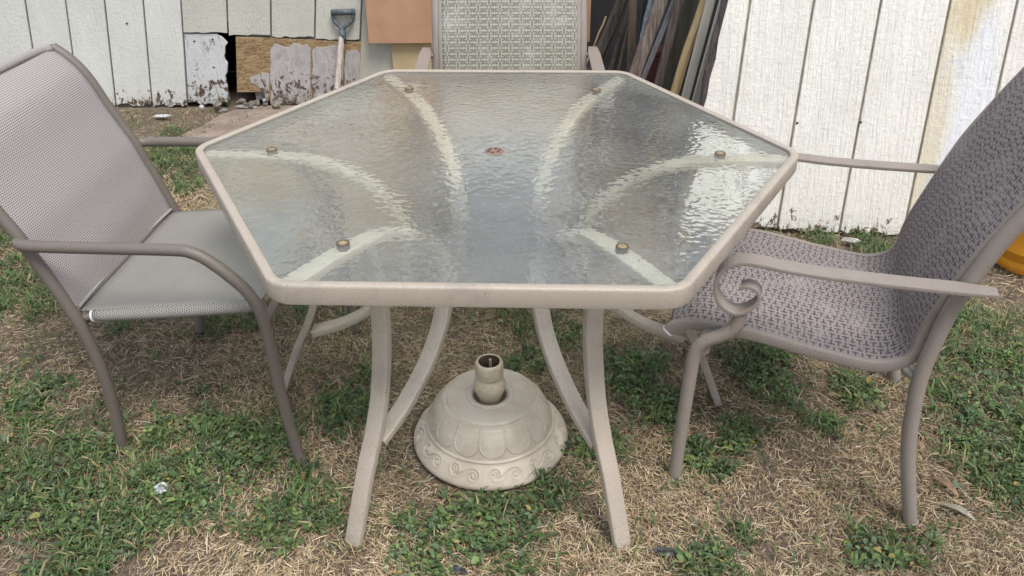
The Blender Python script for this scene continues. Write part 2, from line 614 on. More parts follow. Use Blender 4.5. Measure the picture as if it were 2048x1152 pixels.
# ------------------------------------------------------------------ ground
GREEN = [(-1.11, -0.28, 0.182, 0.217), (-0.9, -0.44, 0.17, 0.188), (-0.75, -0.37, 0.129, 0.145), (-0.71, -0.25, 0.135, 0.161), (-0.6, -0.2, 0.101, 0.121), (-0.49, -0.46, 0.067, 0.072), (-0.86, -0.16, 0.077, 0.093), (-1.6, 0.64, 0.152, 0.247), (-1.8, 0.97, 0.111, 0.196), (-1.44, 0.51, 0.097, 0.15), (-1.25, -0.04, 0.08, 0.102), (-1.47, 1.61, 0.152, 0.321), (-1.3, 1.55, 0.097, 0.198), (-1.57, 1.96, 0.066, 0.147), (-1.06, 1.12, 0.039, 0.07), (-0.86, 0.36, 0.069, 0.101), (-1.16, 0.34, 0.038, 0.055), (-0.41, -0.05, 0.073, 0.093), (-0.36, 0.08, 0.056, 0.074), (-0.46, 0.39, 0.039, 0.057), (0.06, 0.38, 0.047, 0.068), (0.15, 0.31, 0.091, 0.131), (0.09, 0.17, 0.058, 0.079), (0.38, 0.08, 0.105, 0.14), (0.44, -0.05, 0.08, 0.101), (0.26, -0.21, 0.069, 0.082), (0.13, -0.34, 0.071, 0.08), (0.01, -0.47, 0.123, 0.133), (-0.1, -0.48, 0.1, 0.107), (-0.15, -0.54, 0.076, 0.078), (0.73, 0.17, 0.087, 0.119), (0.77, 0.03, 0.069, 0.089), (0.62, -0.16, 0.077, 0.093), (0.53, -0.25, 0.062, 0.072), (0.97, 0.02, 0.069, 0.089), (0.92, 0.34, 0.061, 0.089), (1.4, 0.21, 0.176, 0.251), (1.28, -0.12, 0.156, 0.196), (1.23, 0.02, 0.082, 0.107), (1.23, -0.32, 0.108, 0.123), (1.36, 0.37, 0.093, 0.136), (0.55, -0.49, 0.031, 0.032), (0.88, -0.53, 0.065, 0.067), (0.44, -0.58, 0.064, 0.064), (0.81, -0.54, 0.054, 0.055), (1.35, 0.81, 0.062, 0.104), (1.16, 0.9, 0.045, 0.077), (0.85, -0.12, 0.045, 0.055), (-0.65, -0.14, 0.051, 0.062), (-0.4, -0.43, 0.057, 0.061), (-0.75, 0.39, 0.047, 0.068), (-0.6, 0.44, 0.04, 0.059), (0.21, -0.15, 0.038, 0.046), (0.0, -0.37, 0.035, 0.038), (-0.73, -0.3, 0.072, 0.082), (-0.47, -0.31, 0.036, 0.041), (0.02, 0.44, 0.04, 0.059), (-0.2, -0.43, 0.034, 0.036),
         (1.75, 0.1, 0.25, 0.3), (1.7, -0.3, 0.3, 0.3), (-1.6, -0.2, 0.3, 0.3), (-1.9, 0.3, 0.25, 0.3), (-2.1, 1.4, 0.2, 0.3)]
DIRT = [(-1.36, 0.19, 0.131, 0.183), (-1.71, 2.17, 0.148, 0.351), (-1.47, 2.27, 0.151, 0.367), (0.59, -0.52, 0.038, 0.039), (1.63, 0.6, 0.1, 0.159), (1.02, 0.93, 0.11, 0.1), (1.25, 0.89, 0.109, 0.08), (0.61, 0.49, 0.048, 0.073), (-1.11, -0.14, 0.077, 0.094)]


def field(x, y, L):
    out = np.zeros_like(x)
    for cx, cy, rx, ry in L:
        d = ((x - cx) / rx) ** 2 + ((y - cy) / ry) ** 2
        out = np.maximum(out, np.exp(-d * 0.75))
    return out


def ghgt(x, y):
    return (vnoise(x, y, 2.3, 5) - 0.5) * 0.012 + (vnoise(x, y, 11, 6) - 0.5) * 0.009


def build_ground():
    xs = np.concatenate([[-60, -20, -8, -4], np.arange(-2.8, 2.81, 0.035), [4, 8, 20, 60]])
    ys = np.concatenate([[-60, -20, -6, -2.5], np.arange(-1.5, 2.81, 0.035), [4, 8, 20, 60]])
    X, Y = np.meshgrid(xs, ys, indexing='ij')
    Z = ghgt(X, Y) - 0.006
    nx, ny = len(xs), len(ys)
    V = np.stack([X, Y, Z], -1).reshape(-1, 3)
    I = np.arange(nx * ny).reshape(nx, ny)
    F = np.stack([I[:-1, :-1], I[1:, :-1], I[1:, 1:], I[:-1, 1:]], -1).reshape(-1, 4)
    m = Mat('soil', 0.95)
    n1 = m.noise(3.0, 6, 0.65)
    n2 = m.noise(90, 5, 0.75)
    n3 = m.noise(1.0, 4, 0.7, m.scl((420, 60, 60)), 1.5)
    c = m.mix(m.step(n2, 0.3, 0.7), (0.075, 0.056, 0.042), (0.20, 0.155, 0.115))
    c = m.mix(m.f('MULTIPLY', m.step(n3, 0.5, 0.62), 0.6), c, (0.27, 0.21, 0.145))
    c = m.mix(m.f('MULTIPLY', m.step(n1, 0.56, 0.66), 0.4), c, (0.045, 0.075, 0.03))
    m.b.inputs['Specular IOR Level'].default_value = 0.15
    m.set(Base_Color=c, Normal=m.bump(n2, 0.8, 0.01))
    o = mk('ground', V, F, m.m)
    tag(o, 'bare soil of the yard under dry thatch and weeds', kind='structure')


def colmesh(name, V, F, C, mat, label, cat=None):
    """big numpy mesh of triangles/quads with a point colour"""
    me = bpy.data.meshes.new(name)
    nv, nf, k = len(V), len(F), F.shape[1]
    me.vertices.add(nv)
    me.vertices.foreach_set('co', V.astype(np.float32).ravel())
    me.loops.add(nf * k)
    me.loops.foreach_set('vertex_index', F.astype(np.int32).ravel())
    me.polygons.add(nf)
    me.polygons.foreach_set('loop_start', np.arange(0, nf * k, k, dtype=np.int32))
    me.update(calc_edges=True)
    at_ = me.color_attributes.new('col', 'FLOAT_COLOR', 'POINT')
    at_.data.foreach_set('color', np.concatenate([C, np.ones((nv, 1))], 1).astype(np.float32).ravel())
    me.materials.append(mat)
    o = bpy.data.objects.new(name, me)
    COL.objects.link(o)
    tag(o, label, cat, kind='stuff')
    return o


def scatter(n, x0=-2.5, x1=2.5, y0=-1.15, y1=2.33):
    """random points, denser near the viewer where pieces show larger"""
    x = RNG.uniform(x0, x1, n)
    y = y0 + (y1 - y0) * RNG.random(n) ** 1.35
    # right part of the yard ends at the leaning panel
    keep = ~((x > 0.62) & (y > 0.97 - 0.12 * (x - 1.25)))
    # beyond the frustum's reach keep only some
    keep &= (x + 0.0175) ** 2 + (y + 0.155) ** 2 > 0.208 ** 2
    lim = 1.25 + 0.42 * (y + 0.6)
    keep &= (np.abs(x) < lim) | (RNG.random(n) < 0.25)
    return x[keep], y[keep]


def build_straw():
    x, y = scatter(680000)
    g = field(x, y, GREEN)
    d = field(x, y, DIRT)
    cl = vnoise(x, y, 7, 9)
    p = (0.95 - 0.42 * np.clip(g * 1.4 - 0.2, 0, 1)) * (1 - 0.85 * d) * np.clip(0.22 + 1.45 * cl, 0, 1)
    p = np.where(y > 1.9, p * 0.5, p)
    k = RNG.random(len(x)) < p
    x, y, cl = x[k], y[k], cl[k]
    n = len(x)
    L = RNG.gamma(4.0, 0.0044, n) + 0.006
    W = RNG.uniform(0.0004, 0.0011, n)
    flow = vnoise(x, y, 2.2, 21) * 6.0
    th = flow + RNG.normal(0, 1.0, n)
    pit = RNG.normal(0.0, 0.15, n)
    up = RNG.random(n) < 0.04
    pit[up] = RNG.uniform(0.4, 1.1, up.sum())
    z = ghgt(x, y) + RNG.random(n) ** 1.6 * 0.011
    dx, dy, dz = np.cos(th) * np.cos(pit), np.sin(th) * np.cos(pit), np.sin(pit)
    sx, sy = -np.sin(th), np.cos(th)
    tw = RNG.normal(0, 0.5, n)
    curl = RNG.normal(0, 0.06, n) * L
    lift = RNG.normal(0.0, 0.06, n) * L
    V = np.zeros((n, 6, 3))
    for i, (t, w) in enumerate(((-0.5, 0.75), (0.0, 1.0), (0.5, 0.35))):
        cx = x + dx * L * t + sx * curl * (1 - 4 * t * t)
        cy = y + dy * L * t + sy * curl * (1 - 4 * t * t)
        cz = z + dz * L * (t + 0.5) * 1.0 + lift * (1 - 4 * t * t)
        for j, s in enumerate((-1, 1)):
            V[:, i * 2 + j, 0] = cx + s * sx * W * w * np.cos(tw)
            V[:, i * 2 + j, 1] = cy + s * sy * W * w * np.cos(tw)
            V[:, i * 2 + j, 2] = np.maximum(cz + s * W * w * np.sin(tw), -0.006)
    b = np.arange(n)[:, None] * 6
    F = np.concatenate([b + np.array([[0, 1, 3, 2]]), b + np.array([[2, 3, 5, 4]])])
    pal = np.array([(0.53, 0.405, 0.245), (0.42, 0.305, 0.17), (0.63, 0.52, 0.365), (0.27, 0.185, 0.105), (0.48, 0.395, 0.285), (0.15, 0.104, 0.066)])
    c = pal[RNG.choice(6, n, p=(0.24, 0.23, 0.13, 0.17, 0.14, 0.09))] * RNG.uniform(0.65, 1.15, (n, 1)) * (0.72 + 0.5 * vnoise(x, y, 3.1, 77))[:, None]
    C = np.repeat(c, 6, 0)
    colmesh('straw_thatch', V.reshape(-1, 3), F, C, mat_attr('straw', rough=0.75, trans=0.1), 'dry tan grass thatch lying over the yard soil', 'straw')


def leaf_quads(cx, cy, cz, th, tilt, roll, L, W):
    """folded oval leaves: 7 points, 6 triangles each"""
    n = len(cx)
    d = np.stack([np.cos(th) * np.cos(tilt), np.sin(th) * np.cos(tilt), np.sin(tilt)], -1)
    s0 = np.stack([-np.sin(th), np.cos(th), np.zeros(n)], -1)
    up = np.cross(d, s0)
    s = s0 * np.cos(roll)[:, None] + up * np.sin(roll)[:, None]
    nn = np.cross(d, s)
    o = np.stack([cx, cy, cz], -1)
    spec = ((0, 0, 0), (0.35, 0.9, 0.12), (0.35, -0.9, 0.12), (0.72, 0.72, 0.04), (0.72, -0.72, 0.04), (1.0, 0, -0.12), (0.42, 0, -0.02))
    V = np.zeros((n, 7, 3))
    for i, (t, w, h) in enumerate(spec):
        V[:, i] = o + d * (L * t)[:, None] + s * (W * w)[:, None] + nn * (L * h)[:, None]
    b = np.arange(n)[:, None] * 7
    F = np.concatenate([b + np.array([q]) for q in ((0, 6, 1), (0, 2, 6), (1, 6, 3), (6, 2, 4), (6, 5, 3), (6, 4, 5))])
    return V.reshape(-1, 3), F


def build_weeds():
    x, y = scatter(98000)
    g = field(x, y, GREEN)
    nz = vnoise(x, y, 9, 31) * 0.6 + vnoise(x, y, 24, 32) * 0.4
    val = g * 1.25 + (nz - 0.5) * 1.1
    p = np.clip((val - 0.50) * 1.5, 0, 0.52)
    p = np.maximum(p, 0.02 * (nz > 0.55))
    k = RNG.random(len(x)) < p
    x, y, val = x[k], y[k], val[k]
    n0 = len(x)
    m = 6
    px = np.repeat(x, m)
    py = np.repeat(y, m)
    vv = np.repeat(np.clip(val, 0, 1.5), m)
    n = len(px)
    a = RNG.uniform(0, 2 * PI, n)
    r = np.abs(RNG.normal(0.008, 0.008, n))
    px = px + np.cos(a) * r
    py = py + np.sin(a) * r
    h = ghgt(px, py) + 0.003 + RNG.random(n) * 0.022 * np.clip(vv, 0.3, 1.1)
    L = np.repeat(RNG.uniform(0.006, 0.010, n0) + 0.009 * RNG.random(n0) ** 3, m) * RNG.uniform(0.6, 1.15, n)
    L = L * (0.8 + 0.5 * (py < 0.2))
    W = L * RNG.uniform(0.28, 0.44, n)
    V, F = leaf_quads(px, py, h, a + RNG.normal(0, 0.6, n), RNG.normal(0.12, 0.4, n), RNG.normal(0, 0.35, n), L, W)
    base = np.array([(0.080, 0.128, 0.050), (0.112, 0.165, 0.058), (0.060, 0.098, 0.045), (0.150, 0.20, 0.062), (0.115, 0.155, 0.085)])
    c = base[np.repeat(RNG.choice(5, n0, p=(0.34, 0.26, 0.2, 0.08, 0.12)), m)] * RNG.uniform(0.6, 1.5, (n, 1)) * (0.75 + 0.5 * vnoise(px, py, 4.5, 78))[:, None]
    old = RNG.random(n) < 0.02
    c[old] = (0.30, 0.24, 0.08)
    # a mild colour drift: bluer leaves in the near left of the yard
    C = np.repeat(c, 7, 0)
    colmesh('broadleaf_weeds', V, F, C, mat_attr('leaf', rough=0.5, trans=0.25), 'low dark green broadleaf weeds in patches over the yard', 'weeds')
    print('weeds leaves', n)


def build_grass():
    x, y = scatter(190000)
    g = field(x, y, GREEN)
    nz = vnoise(x, y, 6, 41) * 0.55 + vnoise(x, y, 20, 42) * 0.45
    val = g * 0.9 + (nz - 0.5) * 1.5
    p = np.clip((val - 0.40) * 1.5, 0, 0.75)
    p = np.maximum(p, 0.045)
    k = RNG.random(len(x)) < p
    x, y = x[k], y[k]
    n = len(x)
    # blades grow in small tufts
    x = x + RNG.normal(0, 0.004, n)
    y = y + RNG.normal(0, 0.004, n)
    H = RNG.gamma(5, 0.0068, n) + 0.010
    W = RNG.uniform(0.0010, 0.0027, n)
    th = RNG.uniform(0, 2 * PI, n)
    ln = np.abs(RNG.normal(0.9, 0.4, n))
    # broad-bladed crabgrass tufts
    tx, ty = scatter(5200)
    tg = field(tx, ty, GREEN) * 0.8 + vnoise(tx, ty, 5, 51) * 0.6
    tk = (tg > 0.62) & (RNG.random(len(tx)) < 0.62)
    tx, ty = tx[tk], ty[tk]
    nb = 9
    tn = len(tx) * nb
    a_ = RNG.uniform(0, 2 * PI, tn)
    x = np.concatenate([x, np.repeat(tx, nb) + np.cos(a_) * 0.003])
    y = np.concatenate([y, np.repeat(ty, nb) + np.sin(a_) * 0.003])
    H = np.concatenate([H, RNG.uniform(0.03, 0.075, tn)])
    W = np.concatenate([W, RNG.uniform(0.0020, 0.0036, tn)])
    th = np.concatenate([th, a_])
    ln = np.concatenate([ln, RNG.uniform(0.9, 1.6, tn)])
    # blades crossing the feet of the furniture
    for fx, fy in ((-0.318, -0.499), (0.275, -0.525), (-0.595, 0.03), (0.6, -0.02), (-0.954, -0.187), (-0.477, -0.263), (0.427, -0.317), (0.933, -0.452), (1.109, 0.05), (-0.917, 0.315)):
        q = 26
        a_ = RNG.uniform(0, 2 * PI, q)
        r_ = RNG.uniform(0.018, 0.045, q)
        x = np.concatenate([x, fx + np.cos(a_) * r_])
        y = np.concatenate([y, fy + np.sin(a_) * r_])
        H = np.concatenate([H, RNG.uniform(0.015, 0.045, q)])
        W = np.concatenate([W, RNG.uniform(0.0010, 0.0022, q)])
        th = np.concatenate([th, RNG.uniform(0, 2 * PI, q)])
        ln = np.concatenate([ln, RNG.uniform(0.3, 1.1, q)])
    n = len(x)
    z = ghgt(x, y)
    V = np.zeros((n, 7, 3))
    i = 0
    ang = np.zeros(n) + 0.15
    cx, cy, cz = x.copy(), y.copy(), z.copy()
    for s, w in enumerate((1.0, 0.9, 0.6, 0.0)):
        ex, ey = -np.sin(th), np.cos(th)
        if w:
            for q in (-1, 1):
                V[:, i] = np.stack([cx + q * ex * W * w, cy + q * ey * W * w, cz], -1)
                i += 1
        else:
            V[:, i] = np.stack([cx, cy, cz], -1)
        st = H / 3
        ang = ang + ln * (0.25 + 0.35 * s)
        cx = cx + np.cos(th) * np.sin(ang) * st
        cy = cy + np.sin(th) * np.sin(ang) * st
        cz = np.maximum(cz + np.cos(ang) * st, z + 0.003)
    b = np.arange(n)[:, None] * 7
    F = np.concatenate([b + np.array([q]) for q in ((0, 1, 3), (0, 3, 2), (2, 3, 5), (2, 5, 4), (4, 5, 6))])
    base = np.array([(0.10, 0.165, 0.055), (0.075, 0.130, 0.050), (0.14, 0.20, 0.065), (0.20, 0.215, 0.085), (0.34, 0.30, 0.16)])
    c = base[RNG.choice(5, n, p=(0.36, 0.30, 0.16, 0.10, 0.08))] * RNG.uniform(0.75, 1.25, (n, 1))
    colmesh('grass_blades', V.reshape(-1, 3), F, np.repeat(c, 7, 0), mat_attr('grass', rough=0.5, trans=0.3), 'short green grass blades growing through the thatch', 'grass')
    print('grass blades', n)


build_ground()

# concrete slab by the wall
m_conc = Mat('old_concrete', 0.9)
_n = m_conc.noise(8, 7, 0.7)
_s = m_conc.noise(45, 6, 0.75)
m_conc.set(Base_Color=m_conc.mix(m_conc.step(_n, 0.35, 0.7), (0.19, 0.145, 0.115), m_conc.mix(m_conc.step(_s, 0.4, 0.62), (0.25, 0.19, 0.15), (0.36, 0.29, 0.235))),
           Normal=m_conc.bump(_s, 0.6, 0.006))
_o = [(-1.52, 1.90), (-1.44, 2.05), (-1.40, 2.20), (-1.30, 2.335), (-0.55, 2.335), (-0.55, 1.80), (-1.0, 1.72), (-1.35, 1.80)]
V = [(x, y, z) for z in (-0.03, 0.014) for x, y in _o]
n_ = len(_o)
F = [tuple(range(n_))[::-1], tuple(range(n_, 2 * n_))] + [(i, (i + 1) % n_, (i + 1) % n_ + n_, i + n_) for i in range(n_)]
tag(mk('concrete_slab', V, F, m_conc.m, smooth=False, bevel=0.006), 'worn pinkish concrete slab at the foot of the left wall', kind='structure')


# ------------------------------------------------------------------ left siding wall
TILT = math.tan(math.radians(8.3))
CREAM = (0.68, 0.67, 0.615)
ms_wall = mat_siding('cream_siding', CREAM, 0.10, stains=[((-1.63, 0.36), (0.055, 0.07), (0.42, 0.38, 0.31), 0.75), ((-1.62, 0.18), (0.09, 0.16), (0.62, 0.62, 0.62), 0.7), ((-1.80, 0.12), (0.10, 0.14), (0.62, 0.62, 0.60), 0.5)])
ms_wall_up = mat_siding('stained_cream_siding', (0.57, 0.55, 0.475), 0, stains=[((-1.34, 0.55), (0.035, 0.20), (0.40, 0.31, 0.15), 0.75), ((-1.27, 0.50), (0.05, 0.14), (0.44, 0.35, 0.19), 0.6), ((-1.23, 0.39), (0.06, 0.05), (0.62, 0.60, 0.57), 0.8)])
ms_low = mat_siding('whitewashed_siding', (0.60, 0.60, 0.59), 0.32, peel=0.15, peel_col=(0.32, 0.28, 0.24))
ms_edge = mat_siding('plain_siding', (0.47, 0.455, 0.385), 0)


def jag(x0, x1, z, amp, n, seed, axis='h'):
    r = random.Random(seed)
    return [(x0 + (x1 - x0) * i / n, z + r.uniform(-amp, amp)) for i in range(n + 1)]


wall = thing('siding_wall', 'weathered cream grooved siding wall of the shed with a rotted patched foot', 'wall', at(-1.5, 2.36, 0))
W0 = (-1.5, 2.36)
rng_w = random.Random(3)


def plank(xb0, xb1, z0, z1, mat, seed, proud=0.0, jb=0.012, jt=0.0, par=wall, gap=0.004):
    lo = jag(xb0 + gap, xb1 - gap, z0, jb, 9, seed)
    hi = jag(xb1 - gap, xb0 + gap, z1, jt, 7 if jt else 1, seed + 50)
    out = [(x + TILT * z - W0[0], z) for x, z in lo] + [(x + TILT * z - W0[0], z) for x, z in hi]
    V, F = slab(out, -proud, 0.016 - proud)
    return mk('plank', V, F, mat, par, smooth=False, bevel=0.0022, seg=1)


grooves = [-1.612 - 0.187 * k for k in range(0, 14)]
grooves = [-4.55 + 0.19 * k for k in range(11)] + [-2.357, -2.164, -1.978, -1.793, -1.612]
grooves = [g for g in grooves if g < -2.5] + [-2.357, -2.164, -1.978, -1.793, -1.612]
for i in range(len(grooves) - 1):
    plank(grooves[i], grooves[i + 1], 0.012 if i % 2 else 0.004, 2.35, ms_wall, i, rng_w.uniform(0, 0.002))
# boards above the patched foot
for i, (a, b, z) in enumerate([(-1.612, -1.392, 0.372), (-1.392, -1.182, 0.360), (-1.182, -0.968, 0.350), (-0.968, -0.745, 0.336)]):
    plank(a, b, z, 2.35, ms_wall_up, 20 + i, 0.003, 0.004)
plank(-0.745, -0.545, 0.0, 2.35, ms_edge, 31, 0.001, 0.004)
# lower left board beside the hole (ragged right side)
r_ = random.Random(12)
pts = [(-1.608 + i * 0.02, 0.02 + r_.uniform(-0.014, 0.01)) for i in range(11)]
side_ = [(-1.408 + r_.uniform(-0.004, 0.004) + 0.007 * math.sin(i * 0.8), 0.04 + i * 0.0165) for i in range(18)] + [(-1.425, 0.352), (-1.45, 0.364)]
out = pts + side_ + [(-1.608, 0.366)]
V, F = slab([(x + TILT * z - W0[0], z) for x, z in out], 0.004, 0.018)
mk('plank', V, F, ms_low, wall, False, bevel=0.002, seg=1)
for x, z in ((-1.47, 0.34), (-1.47, 0.20), (-1.56, 0.33), (-1.70, 0.9), (-1.88, 0.42)):
    V, F = cyl(0.005, 0, 0.001, n=10)
    mk('nail_head', [(x + TILT * z - W0[0] + a, 0.0032 - 0.007 * (x < -1.61) + c, z + b) for a, b, c in V], F, MT['dark'], wall, False)
# dark backing sheets, open at the hole
V, F = join([box(-3.2, 0.105, 0.0172, 0.025, 0.03, 2.3), box(0.24, 0.94, 0.0172, 0.025, 0.03, 2.3), box(0.105, 0.24, 0.0170, 0.0248, 0.42, 2.3)])
mk('backing', V, F, mat_plain('groove_grey', (0.21, 0.205, 0.185), 0.3, 20, 0.85, 0.3), wall, False)
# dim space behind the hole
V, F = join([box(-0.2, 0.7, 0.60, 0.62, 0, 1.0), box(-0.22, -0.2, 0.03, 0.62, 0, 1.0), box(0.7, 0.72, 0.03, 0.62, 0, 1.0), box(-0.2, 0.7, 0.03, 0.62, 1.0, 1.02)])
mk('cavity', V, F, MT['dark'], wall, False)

# patch over the rotten foot: particle board with remains of old paint
m_osb = Mat('raw_particle_board', 0.85)
_g = m_osb.noise(1.0, 6, 0.7, m_osb.scl((22, 20, 75)), 1.6)
_g2 = m_osb.noise(1.0, 5, 0.7, m_osb.scl((40, 20, 160)), 1.2)
_c = m_osb.mix(m_osb.step(_g, 0.35, 0.62), (0.17, 0.10, 0.045), (0.41, 0.285, 0.15))
_c = m_osb.mix(m_osb.f('MULTIPLY', m_osb.step(_g2, 0.58, 0.66), 0.7), _c, (0.12, 0.065, 0.03))
m_osb.set(Base_Color=_c, Normal=m_osb.bump(m_osb.f('ADD', _g, _g2), 0.7, 0.006))
ms_patch = mat_siding('greyed_paint', (0.47, 0.44, 0.42), 0.34, purple=1.0, peel=-0.35, peel_col=(0.17, 0.11, 0.075))
patch = thing('wall_patch', 'ragged brown particle board patch with peeling grey paint nailed over the wall foot', 'patch', at(-1.5, 2.36, 0))
o = [(-1.357, 0.072), (-1.20, 0.074), (-1.19, 0.01), (-0.735, 0.0), (-0.735, 0.322), (-1.0, 0.336), (-1.356, 0.352)]
V, F = slab([(x + TILT * z + 1.5, z) for x, z in o], 0.0, 0.014)
mk('board', V, F, m_osb.m, patch, False, bevel=0.002, seg=1)
rp = random.Random(5)


def ragged(x0, x1, z0, z1, seed, topamp=0.014, cut=None):
    r = random.Random(seed)
    lo = [(x0 + (x1 - x0) * i / 8, z0 + r.uniform(0, 0.02)) for i in range(9)]
    rt = [(x1 + r.uniform(-0.003, 0.002), z0 + (z1 - z0) * i / 6) for i in range(1, 6)]
    hi = [(x1 + (x0 - x1) * i / 9, z1 + r.uniform(-topamp, topamp * 0.4) - (0.02 if i in (0, 9) else 0)) for i in range(10)]
    lf = [(x0 + r.uniform(-0.003, 0.004), z1 + (z0 - z1) * i / 6) for i in range(1, 6)]
    return lo + rt + hi + lf


for x0, x1, z0, z1, sd in ((-1.185, -0.985, 0.0, 0.315, 1), (-0.978, -0.82, 0.0, 0.31, 2), (-0.815, -0.74, 0.0, 0.285, 3)):
    V, F = slab([(x + TILT * z + 1.5, z) for x, z in ragged(x0, x1, z0, z1, sd)], -0.0035, 0.001)
    mk('paint_panel', V, F, ms_patch, patch, False, bevel=0.001, seg=1)
fl = [(-1.20, 0.02), (-1.19, 0.17), (-1.225, 0.175), (-1.262, 0.16), (-1.29, 0.15), (-1.285, 0.12), (-1.255, 0.11), (-1.235, 0.085), (-1.215, 0.05)]
V, F = slab([(x + TILT * z + 1.5, z) for x, z in fl], -0.003, 0.001)
mk('paint_flake', V, F, ms_patch, patch, False)

# rubble under the hole
m_rub = mat_plain('rubble', (0.20, 0.17, 0.14), 0.5, 20, 0.9, 0.8, 60, bd=0.01)
m_rub2 = mat_plain('pale_rubble', (0.30, 0.29, 0.275), 0.3, 20, 0.9, 0.7, 60, bd=0.008)


def rock(name, c, s, mat, seed, rz=0):
    bm = bmesh.new()
    bmesh.ops.create_icosphere(bm, subdivisions=2, radius=1)
    r = random.Random(seed)
    for k in range(11):
        nrm = Vector((r.uniform(-1, 1), r.uniform(-1, 1), r.uniform(-0.6, 1))).normalized()
        dd = r.uniform(0.42, 0.78)
        for v in bm.verts:
            t = v.co.dot(nrm) - dd
            if t > 0:
                v.co -= nrm * t
    for v in bm.verts:
        v.co += Vector((r.uniform(-1, 1), r.uniform(-1, 1), r.uniform(-1, 1))) * 0.05
        v.co = Vector((v.co.x * s[0], v.co.y * s[1], v.co.z * s[2]))
    me = bpy.data.meshes.new(name)
    bm.to_mesh(me)
    bm.free()
    me.materials.append(mat)
    o = bpy.data.objects.new(name, me)
    COL.objects.link(o)
    o.location = c
    o.rotation_euler = (r.uniform(-0.2, 0.2), r.uniform(-0.2, 0.2), rz)
    return flat_smooth(o, 30)


rr = random.Random(8)
for i in range(16):
    x = rr.uniform(-1.46, -1.12)
    o = rock('rubble_chunk', (x, 2.345 - rr.random() ** 2 * 0.12, 0.02 + rr.random() * 0.022), (rr.uniform(0.012, 0.036), rr.uniform(0.012, 0.028), rr.uniform(0.008, 0.022)), m_rub if rr.random() < 0.72 else m_rub2, 100 + i, rr.uniform(0, 3))
    tag(o, 'small chunk of broken rubble heaped beneath the hole in the siding', 'rubble', 'rubble beneath the hole')
o = rock('slate_flake', (-1.29, 2.29, 0.022), (0.06, 0.028, 0.006), m_rub2, 140, 0.25)
tag(o, 'flat grey flake lying on the slab before the rubble', 'stone')

# scraps on the ground by the wall
m_wht = mat_plain('white_scrap', (0.5, 0.5, 0.5), 0.1, 40, 0.5, 0.2)
V, F = slab([(-0.04, -0.014), (0.02, -0.02), (0.045, 0.006), (0.01, 0.018), (-0.03, 0.012)], -0.001, 0.001)
o = mk('paper_scrap', [(x, z, y) for x, y, z in V], F, m_wht, None, False)
o.location = (-1.683, 2.195, 0.012)
tag(o, 'flat pale scrap lying on the dirt near the left wall', 'scrap')
o = rock('crumpled_scrap', (-1.515, 2.29, 0.022), (0.018, 0.012, 0.012), m_wht, 77)
tag(o, 'small crumpled white scrap in weeds at the wall foot', 'scrap')

# ------------------------------------------------------------------ shovel
m_hand = mat_wood('bleached_ash', (0.34, 0.27, 0.21), (0.60, 0.53, 0.46), (90, 90, 5), 0.7, 0.3)
m_grip = mat_plain('worn_grey_blue_plastic', (0.085, 0.105, 0.12), 0.5, 60, 0.55, 0.3)
m_steel = mat_plain('dull_steel', (0.22, 0.21, 0.2), 0.4, 30, 0.5, 0.3)
sh = thing('shovel', 'short shovel with worn grey D grip and bleached wooden handle leaning on the patch', 'shovel', at(-0.83, 2.26, 0.0))
tp = np.array((0.055, 0.06, 0.365))
bt = np.array((0.012, 0.0, 0.11))
tube('handle', [bt - (tp - bt) * 0.25, bt, (bt + tp) / 2, tp], 0.0155, m_hand, sh, 12, (0, 1, 0), 3)
g = [tp + np.array((-0.002, 0, -0.01)), tp + np.array((0.004, 0.004, 0.028)), tp + np.array((-0.032, 0.012, 0.066)), tp + np.array((-0.036, 0.014, 0.1))]
g2 = [tp + np.array((-0.002, 0, -0.01)), tp + np.array((0.004, 0.004, 0.028)), tp + np.array((0.052, 0.012, 0.066)), tp + np.array((0.066, 0.014, 0.108))]
v1 = sweep(catmull(g, 5), circ(0.009, 10), (0, 1, 0))
v2 = sweep(catmull(g2, 5), circ(0.009, 10), (0, 1, 0))
V, F = join([v1, v2])
gr = mk('grip_yoke', V, F, m_grip, sh)
V, F = sweep([tp + np.array((-0.042, 0.014, 0.106)), tp + np.array((0.072, 0.014, 0.110))], circ(0.0145, 14), (0, 1, 0))
mk('grip_bar', V, F, m_grip, sh)
V, F = sweep([tp + np.array((-0.0, 0, -0.035)), tp + np.array((0.003, 0.002, 0.03))], circ(0.0175, 14), (0, 1, 0))
mk('grip_socket', V, F, m_grip, sh)
# blade with socket
bp_ = []
for i in range(9):
    t = i / 8
    for j in range(7):
        s = -1 + 2 * j / 6
        w = 0.085 * (1 - max(0, t - 0.6) ** 1.4 * 2.6)
        bp_.append((s * w - 0.01 - 0.02 * t, -0.03 - 0.10 * t + 0.02 * (1 - s * s), 0.10 - 0.085 * t + 0.012 * s * s))
F = [(i * 7 + j, i * 7 + j + 1, (i + 1) * 7 + j + 1, (i + 1) * 7 + j) for i in range(8) for j in range(6)]
b_ = mk('blade', bp_, F, m_steel, sh)
md = b_.modifiers.new('solid', 'SOLIDIFY')
md.thickness = 0.003
tube('ferrule', [bt - (tp - bt) * 0.26 + np.array((0, -0.004, -0.02)), bt, bt + (tp - bt) * 0.05], 0.0185, m_steel, sh, 12)

